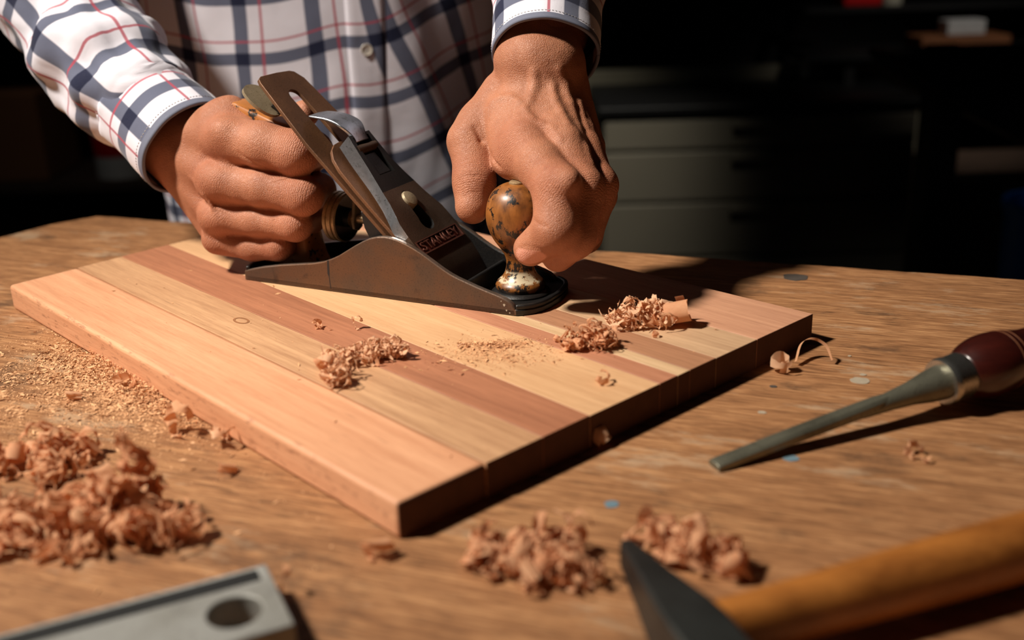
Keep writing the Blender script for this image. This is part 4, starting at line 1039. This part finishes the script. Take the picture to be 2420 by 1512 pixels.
for key_, mt in (('pink', 'shaving'), ('pale', 'shaving_pale')):
    CURLS[key_] = [curl_mesh('curl', 0.0055, 0.0075, 1.2 + 0.25 * k, 0.003, 10 + k, M[mt], 0.35, 0.25 + 0.1 * (k % 3)) for k in range(5)] + \
                  [curl_mesh('curl', 0.0075, 0.0050, 0.7 + 0.12 * k, 0.006, 40 + k, M[mt], 0.5, 0.7) for k in range(5)] + \
                  [curl_mesh('curl', 0.0045, 0.0100, 0.55 + 0.1 * k, 0.002, 70 + k, M[mt], 0.5, 0.5) for k in range(4)] + \
                  [curl_mesh('curl', 0.0085, 0.0022, 0.9 + 0.3 * k, 0.009, 90 + k, M[mt], 0.7, 0.9, 30) for k in range(5)] + \
                  [curl_mesh('curl', 0.0060, 0.0060, 1.6 + 0.3 * k, 0.004, 110 + k, M[mt], 0.8, 1.2, 30) for k in range(5)]
FLUFF = {}
for key_, mt in (('pink', 'shaving'), ('pale', 'shaving_pale')):
    FLUFF[key_] = [curl_mesh('curl', 0.0070, 0.0016, 0.8 + 0.25 * k, 0.010, 130 + k, M[mt], 0.8, 1.1, 26) for k in range(6)] + \
                  [curl_mesh('curl', 0.0052, 0.0038, 0.9 + 0.3 * k, 0.004, 150 + k, M[mt], 1.0, 1.5, 26) for k in range(6)] + \
                  [curl_mesh('curl', 0.0060, 0.0008, 0.5 + 0.2 * k, 0.014, 170 + k, M[mt], 0.6, 0.9, 20) for k in range(4)]
def put_curl(parent, me, loc, size, rn, rot=None, name='curl'):
    o = bpy.data.objects.new(name, me); o.location = loc; o.scale = (size,) * 3
    o.rotation_euler = rot if rot is not None else (rn.uniform(0, 6.28), rn.uniform(0, 6.28), rn.uniform(0, 6.28))
    rm = o.rotation_euler.to_matrix(); zl = min((rm @ v.co).z for v in me.vertices) * size
    o.location.z = max(o.location.z, 0.0002 - zl)
    return link(o, parent)
def clump(name, label, at, ext, n, size, seed, kind='pink', group=None, yaw=0.0, z0=0.0, lump=None, fluff=0.35):
    """tangle of curls heaped inside a low dome; lump: list of (dx, dy, radius, height) peaks"""
    rn = random.Random(seed); e = empty(name, (at[0], at[1], z0), yaw)
    tag(e, label, 'shavings', group)
    for k in range(n):
        if lump:
            dx, dy, rad, hh = lump[k % len(lump)]
            a = rn.uniform(0, 6.28); q = math.sqrt(rn.random())
            x, y = dx + rad * q * math.cos(a), dy + rad * q * math.sin(a); zt = hh * (1 - q * q)
        else:
            a = rn.uniform(0, 6.28); q = math.sqrt(rn.random()); x, y = ext[0] * q * math.cos(a), ext[1] * q * math.sin(a); zt = ext[2] * (1 - q * q)
        sc = size * rn.uniform(0.6, 1.25)
        z = max(0.0055 * sc, rn.random() ** 0.8 * zt)
        put_curl(e, rn.choice(FLUFF[kind] if rn.random() < fluff else CURLS[kind]), (x, y, z), sc, rn)
    return e
G1 = 'heaps of shavings on the bench'; G2 = 'shaving clumps on the board'
clump('shaving_heap', 'large blurred heap of pink shavings left of the metal bar, nearest the camera', (-0.183, 0.402), None, 170, 1.0, 1, group=G1,
      lump=[(-0.045, 0.0, 0.018, 0.016), (-0.030, 0.010, 0.016, 0.014), (-0.012, 0.0, 0.018, 0.018), (0.004, 0.012, 0.016, 0.034), (0.012, 0.020, 0.011, 0.042), (0.022, 0.004, 0.014, 0.018), (-0.052, 0.012, 0.014, 0.016), (0.034, 0.002, 0.010, 0.007), (0.012, 0.020, 0.009, 0.044), (0.008, 0.014, 0.012, 0.036)])
clump('shaving_heap', 'smaller heap of brown shavings at the left picture edge behind the large heap', (-0.240, 0.474), None, 62, 0.95, 2, group=G1,
      lump=[(-0.010, 0.0, 0.016, 0.010), (0.008, 0.004, 0.011, 0.012), (0.022, 0.006, 0.009, 0.006), (0.016, -0.018, 0.006, 0.003), (-0.024, 0.004, 0.012, 0.010)])
clump('shaving_heap', 'rounded heap of pink shavings in the foreground below the board corner', (0.008, 0.366), None, 84, 0.95, 3, group=G1,
      lump=[(0.0, 0.0, 0.014, 0.013), (-0.006, 0.006, 0.010, 0.014), (0.010, -0.004, 0.010, 0.008), (-0.020, 0.006, 0.006, 0.003), (0.008, 0.010, 0.009, 0.008)])
clump('shaving_heap', 'loose shavings behind the hammer head in the foreground', (0.066, 0.374), None, 44, 0.95, 4, group=G1,
      lump=[(-0.006, 0.006, 0.009, 0.007), (0.004, -0.002, 0.009, 0.007), (0.013, -0.010, 0.006, 0.007)])
clump('shaving_clump', 'largest shaving clump on the board, with a rolled curl at its right', (0.0775, 0.5985), (0.0165, 0.009, 0.018), 110, 0.70, 5, 'pale', G2, z0=T, fluff=0.6,
      lump=[(-0.008, 0.0, 0.010, 0.013), (0.001, 0.002, 0.011, 0.019), (0.010, -0.001, 0.008, 0.014)])
rc = [o for o in bpy.data.objects if o.name.startswith('shaving_clump')][-1]
big = curl_mesh('rolled_curl', 0.0100, 0.016, 1.15, 0.002, 301, M['shaving'], 0.1, 0.10, 34)
put_curl(rc, big, (0.0200, -0.003, 0.0085), 0.95, random.Random(1), (1.30, 0.10, 1.2), 'rolled_curl')
clump('shaving_clump', 'small orange translucent shaving clump left of the largest clump', (0.0455, 0.566), None, 72, 0.62, 6, 'pink', G2, z0=T, fluff=0.9,
      lump=[(0.0, 0.0, 0.0075, 0.015), (0.005, -0.001, 0.006, 0.011), (-0.011, -0.004, 0.004, 0.004)])
clump('shaving_clump', 'flat straggling shaving clump on the near strips of the board', (-0.094, 0.5435), None, 120, 0.66, 7, 'pale', G2, z0=T, fluff=0.92,
      lump=[(0.0, 0.004, 0.008, 0.012), (0.010, 0.010, 0.007, 0.007), (0.019, 0.014, 0.006, 0.004), (-0.004, -0.005, 0.006, 0.006), (0.001, -0.020, 0.005, 0.004), (0.028, 0.017, 0.004, 0.002)])
LOOSE = [((0.1525, 0.5612, 0), 1.2, 0, 'curled shaving against the shaded end of the board below a long strip', 12), ((0.0428, 0.4765, 0), 1.0, 2, 'upright shaving in the shadow of the board end', 21),
         ((0.1902, 0.4549, 0), 0.9, 6, 'small reddish shaving on the bench below the chisel', 22), ((-0.1719, 0.5075, 0), 1.25, 7, 'crumpled shaving beside the lit long edge of the board', 23),
         ((-0.1500, 0.4935, 0), 1.15, 5, 'orange shaving touching the lit long edge of the board', 24), ((-0.1387, 0.4595, 0), 0.9, 11, 'flat shaving flake on the bench near the board front edge', 25),
         ((0.0452, 0.5124, T), 0.6, 8, 'tiny curl alone near the shaded end on top of the board', 26), ((-0.0925, 0.6091, T), 0.55, 6, 'tiny shaving on the red strip in front of the plane', 27),
         ((-0.1186, 0.6117, T), 0.5, 9, 'thin shaving thread on the red strip near the knot', 28), ((-0.0570, 0.3800, 0), 1.2, 12, 'orange flake under the near corner of the board', 29),
         ((-0.0280, 0.5700, T), 0.5, 5, 'dark little curl at the back of the sawdust patch', 30), ((0.0250, 0.5740, T), 0.45, 3, 'brown chip between sawdust and the orange clump', 31),
         ((-0.0960, 0.3560, 0), 1.0, 6, 'pale curl just behind the end of the metal bar', 32), ((-0.2490, 0.5560, 0), 0.9, 10, 'twisted chip lying in the sawdust on the bench', 33),
         ((-0.2230, 0.5680, 0.001), 1.0, 7, 'standing shaving leaning on the board long edge', 34), ((0.083, 0.577, T), 0.42, 1, 'little chip in front of the largest clump', 35)]
for (p, sc, k, lab, sd) in LOOSE:
    rn = random.Random(sd); me = CURLS['pink' if sd % 3 else 'pale'][k]
    o = bpy.data.objects.new('wood_shaving', me); o.rotation_euler = (rn.uniform(-0.5, 0.5) + 1.2 * (sd % 2), rn.uniform(-0.4, 0.4), rn.uniform(0, 6.28)); o.scale = (sc,) * 3
    rot = o.rotation_euler.to_matrix(); zl = min((rot @ v.co).z for v in me.vertices) * sc
    o.location = (p[0], p[1], p[2] - zl); link(o); tag(o, lab, 'shaving', 'loose shavings')
# long arched strip right of the board
path = catmull([(0.1625, 0.5690, 0.003), (0.168, 0.5790, 0.010), (0.1745, 0.5800, 0.0125), (0.181, 0.5750, 0.010), (0.1835, 0.5690, 0.003)], 30)
V = []; F = []
for i, c in enumerate(path):
    w = 0.0019 * (0.5 + 0.5 * math.sin(math.pi * min(1, 0.15 + i / 32))) ; tw = Vector((0.25, -0.75, 0.6)).normalized() * w
    V += [Vector(c) - tw, Vector(c) + tw * (1 + 0.3 * nz(i * 0.6, 2))]
for i in range(29): F.append((2 * i, 2 * i + 1, 2 * i + 3, 2 * i + 2))
o = mesh_obj('wood_shaving', V, F, M['shaving'], None, None, 1.5); tag(o, 'long arched shaving strip on the bench right of the board', 'shaving', 'loose shavings')
# ---- sawdust: nobody could count it
def dust(name, label, pts, size, seed, z0, mat='sawdust'):
    rn = random.Random(seed); V = []; F = []
    for (x, y, h) in pts:
        b0 = len(V); s = size * (rn.uniform(0.4, 1.4) if rn.random() < 0.93 else rn.uniform(1.8, 3.6)); a = rn.uniform(0, 6.28); l = rn.uniform(1, 3.2); ca, sa = math.cos(a), math.sin(a)
        tz = rn.uniform(-0.5, 0.5); zz = z0 + h + s * 0.3
        V += [(x - ca * s * l, y - sa * s * l, max(z0 + 0.00005, zz - tz * s * l)), (x + sa * s * 0.7, y - ca * s * 0.7, zz + s * 0.6), (x + ca * s * l, y + sa * s * l, max(z0 + 0.00005, zz + tz * s * l)), (x - sa * s * 0.7, y + ca * s * 0.7, max(z0 + 0.00005, zz - s * 0.3))]
        F += [(b0, b0 + 1, b0 + 2), (b0, b0 + 2, b0 + 3), (b0 + 1, b0, b0 + 3), (b0 + 1, b0 + 3, b0 + 2)]
    o = mesh_obj(name, V, F, M[mat], None, None, None); tag(o, label, 'sawdust', kind='stuff'); return o
rn = random.Random(99); pts = []
front = lambda q: Lc.lerp(Nc, q)
for k in range(19000):                                     # drift along the lit edge of the board
    q = rn.gauss(0.42, 0.10); c = front(q); d = abs(rn.gauss(0, 0.020)); nrm = Vector((-0.735, -0.678))
    x, y = c.x + nrm.x * d, c.y + nrm.y * d
    pts.append((x, y, rn.random() * max(0, 0.005 - d * 0.30) * (1 if 0.30 < q < 0.52 else 0.3)))
for k in range(15000):                                     # thin scatter over the bench to the left
    x = rn.gauss(-0.265, 0.040); y = rn.gauss(0.578, 0.036)
    if (Vector((x, y)) - front(0.4)).dot(Vector((-0.735, -0.678))) < 0.001: continue
    if nz(x * 60, y * 60, 4) < -0.12: continue
    pts.append((x, y, 0))
for k in range(900):
    x = rn.uniform(-0.30, -0.05); y = rn.uniform(0.36, 0.56)
    if (Vector((x, y)) - front(0.4)).dot(Vector((-0.735, -0.678))) < 0.001: continue
    pts.append((x, y, 0))
dust('sawdust', 'sawdust strewn on the bench along the lit long edge of the board', pts, 0.00027, 5, 0.0)
pts = []
for k in range(1500):
    x = rn.gauss(-0.012, 0.018); y = rn.gauss(0.5620, 0.012); pts.append((x, y, 0))
for k in range(1100):
    x = rn.gauss(-0.008, 0.009); y = rn.gauss(0.5730, 0.0035); pts.append((x, y, rn.random() * 0.0012))
for k in range(260):
    a = rn.random(); b_ = rn.random(); c = Nc.lerp(Rc, b_ * 0.8 + 0.05) + ux * (a * 0.40); pts.append((c.x, c.y, 0))
dust('sawdust', 'patch of fine sawdust and grains on top of the board in front of the plane', pts, 0.00026, 6, T)
# ================================================================ things at the back of the workshop
M['cabgrey'] = plain('grey_drawer_enamel', lin(120, 114, 100), 0.6, 0, 0.08, 10)
M['black'] = plain('black_machine_paint', lin(12, 12, 13), 0.5)
M['crate'] = wood('old_crate_wood', lin(84, 66, 54), lin(124, 100, 84), (4, 20, 20), 0.8, 4.0)
def box_thing(name, label, cat, x0, x1, y0, y1, z0, z1, mat, bw=0.006):
    o = MB().box(x0, x1, y0, y1, z0, z1).build(name, mat, None, None); bevel(o, bw); return tag(o, label, cat)
# drawer cabinet on the floor behind, right of the hands
cab = empty('drawer_cabinet', (0.555, 2.40, FLOOR_Z), math.radians(-1.5)); tag(cab, 'dark grey drawer cabinet behind the bench, right of the hands', 'cabinet')
H = -0.118 - FLOOR_Z
bevel(MB().box(-0.345, 0.345, -0.06, 0.30, 0, H - 0.02).build('body', M['cabgrey'], cab, None), 0.004)
bevel(MB().box(-0.352, 0.352, -0.09, 0.30, H - 0.02, H).build('top', M['black'], cab, None), 0.004)
zz = H - 0.030
for hgt in (0.072, 0.116, 0.128, 0.14, 0.17):
    d = bevel(MB().box(-0.338, 0.338, -0.082, -0.06, zz - hgt + 0.006, zz).build('drawer', M['cabgrey'], cab, None), 0.004)
    h_ = MB().box(-0.06, 0.06, -0.094, -0.082, zz - 0.020, zz - 0.012).build('handle', M['cabgrey'], d, None); zz -= hgt
# black machine: column on the right, sloping arm, bed
mach = empty('machine', (0.86, 2.02, FLOOR_Z)); tag(mach, 'black machine with a column and sloping arm at the right', 'machine')
MB().box(-0.06, -0.005, -0.02, 0.05, 0.05, 0.88).build('column', M['black'], mach, None)
MB().box(-0.12, 0.40, -0.10, 0.22, 0.0, 0.05).build('base', M['black'], mach, None)
mb = MB(); mb.prism([(-0.14, 0.855), (-0.01, 0.765), (0.32, 0.60), (0.40, 0.60), (0.40, 0.868), (-0.14, 0.868)], -0.04, 0.14); bevel(mb.build('arm', M['black'], mach, None), 0.01)
mb = MB(); mb.prism([(0.02, 0.60), (0.36, 0.60), (0.36, 0.05), (0.10, 0.05)], 0.10, 0.18); mb.build('cover', M['black'], mach, None)
box_thing('crate', 'brown wooden crate at the right behind the black machine', 'crate', 1.02, 1.42, 2.42, 2.66, FLOOR_Z, -0.305, M['crate'])
# shelf at the top right with its things
sh = empty('wall_shelf', (1.12, 2.60, -0.062)); tag(sh, 'dark shelf at the upper right of the back wall', 'shelf')
MB().box(-0.42, 0.50, -0.05, 0.12, 0, 0.018).build('board', M['black'], sh, None)
for x in (-0.30, 0.38): MB().box(x - 0.012, x + 0.012, -0.03, 0.12, -0.10, 0.0).build('bracket', M['black'], sh, None)
for x in (-0.30, 0.38): MB().box(x - 0.015, x + 0.015, 0.10, 0.80, -0.03, 0.0).build('wall_arm', M['black'], sh, None)
M['ply'] = wood('orange_ply', lin(110, 64, 34), lin(150, 94, 54), (6, 30, 30), 0.7, 1.0)
box_thing('wood_offcut', 'orange-brown wood offcut on the shelf at the upper right', 'offcut', 0.985, 1.195, 2.57, 2.68, -0.044, -0.018, M['ply'], 0.002)
box_thing('white_box', 'small white box on the wood offcut at the upper right', 'box', 1.055, 1.145, 2.60, 2.66, -0.018, 0.016, plain('white_card', lin(190, 190, 190), 0.7), 0.003)
def can(name, label, x, y, z, r, h, mat, cat='can'):
    e = empty(name, (x, y, z)); tag(e, label, cat)
    mb = MB(); mb.lathe([(0.001, 0), (r, 0), (r, h * 0.88), (r * 0.96, h * 0.9), (0.001, h * 0.9)], 28); mb.build('body', mat, e)
    mb = MB(); mb.lathe([(r * 0.9, h * 0.9), (r, h * 0.9), (r, h), (0.001, h)], 28); mb.build('lid', M['black'], e); return e
M['red'] = plain('red_plastic', lin(190, 14, 18), 0.4); M['blue'] = plain('blue_plastic', lin(24, 104, 200), 0.4)
up_sh = empty('top_shelf', (1.18, 2.74, 0.036)); tag(up_sh, 'grey-brown shelf board running along the top right edge of the picture', 'shelf')
MB().box(-0.44, 0.5, -0.05, 0.14, 0, 0.012).build('board', M['black'], up_sh, None)
for x in (-0.28, 0.40): MB().box(x - 0.012, x + 0.012, 0.12, 0.66, -0.02, 0.0).build('wall_arm', M['black'], up_sh, None)
box_thing('red_case', 'red case on the top shelf at the upper picture edge', 'case', 0.835, 0.93, 2.70, 2.79, 0.048, 0.12, M['red'], 0.008)
can('paint_can', 'pale can beside the red case on the top shelf', 0.965, 2.74, 0.048, 0.024, 0.10, plain('pale_tin', lin(170, 166, 150), 0.4))
# blue bin at the right edge
bn = empty('blue_bin', (0.945, 1.76, FLOOR_Z)); tag(bn, 'blue plastic bin at the right picture edge', 'bin')
mb = MB(); mb.lathe([(0.001, 0.0), (0.080, 0.0), (0.094, 0.62), (0.100, 0.635), (0.100, 0.645), (0.088, 0.645), (0.075, 0.02), (0.001, 0.02)], 36); mb.build('body', M['blue'], bn)
# left rack with boxes, can and jar
rk = empty('storage_rack', (-1.02, 2.46, FLOOR_Z)); tag(rk, 'dark wooden storage rack at the left behind the bench', 'rack')
M['rackwood'] = wood('dark_rack_wood', lin(40, 28, 20), lin(66, 46, 32), (4, 20, 20), 0.8, 2.0)
for x in (-0.42, 0.36):
    for y in (-0.02, 0.26): bevel(MB().box(x - 0.02, x + 0.02, y - 0.02, y + 0.02, 0, 1.3).build('post', M['rackwood'], rk, None), 0.003)
for z in (0.12, 0.575, 0.98): bevel(MB().box(-0.44, 0.38, -0.04, 0.28, z, z + 0.022).build('shelf', M['rackwood'], rk, None), 0.002)
M['card'] = plain('brown_card', lin(120, 78, 46), 0.85, 0, 0.12, 8)
box_thing('cardboard_box', 'brown cardboard box on the rack at the far left', 'box', -1.36, -1.06, 2.45, 2.66, FLOOR_Z + 0.597, FLOOR_Z + 0.80, M['card'])
box_thing('cardboard_box', 'low brown cardboard box on the lower rack shelf at the left', 'box', -1.30, -0.86, 2.45, 2.68, FLOOR_Z + 0.142, FLOOR_Z + 0.46, M['card'])
e = empty('paint_tin', (-0.905, 2.50, FLOOR_Z + 0.597)); tag(e, 'red and white tin on the rack behind the plaid sleeve', 'tin')
mb = MB(); mb.lathe([(0.001, 0.0), (0.058, 0.0), (0.058, 0.052), (0.001, 0.052)], 30); mb.build('white_band', plain('white_tin_label', lin(190, 190, 186), 0.5), e)
mb = MB(); mb.lathe([(0.056, 0.052), (0.058, 0.052), (0.058, 0.104), (0.054, 0.110), (0.001, 0.110)], 30); mb.build('red_body', M['red'], e)
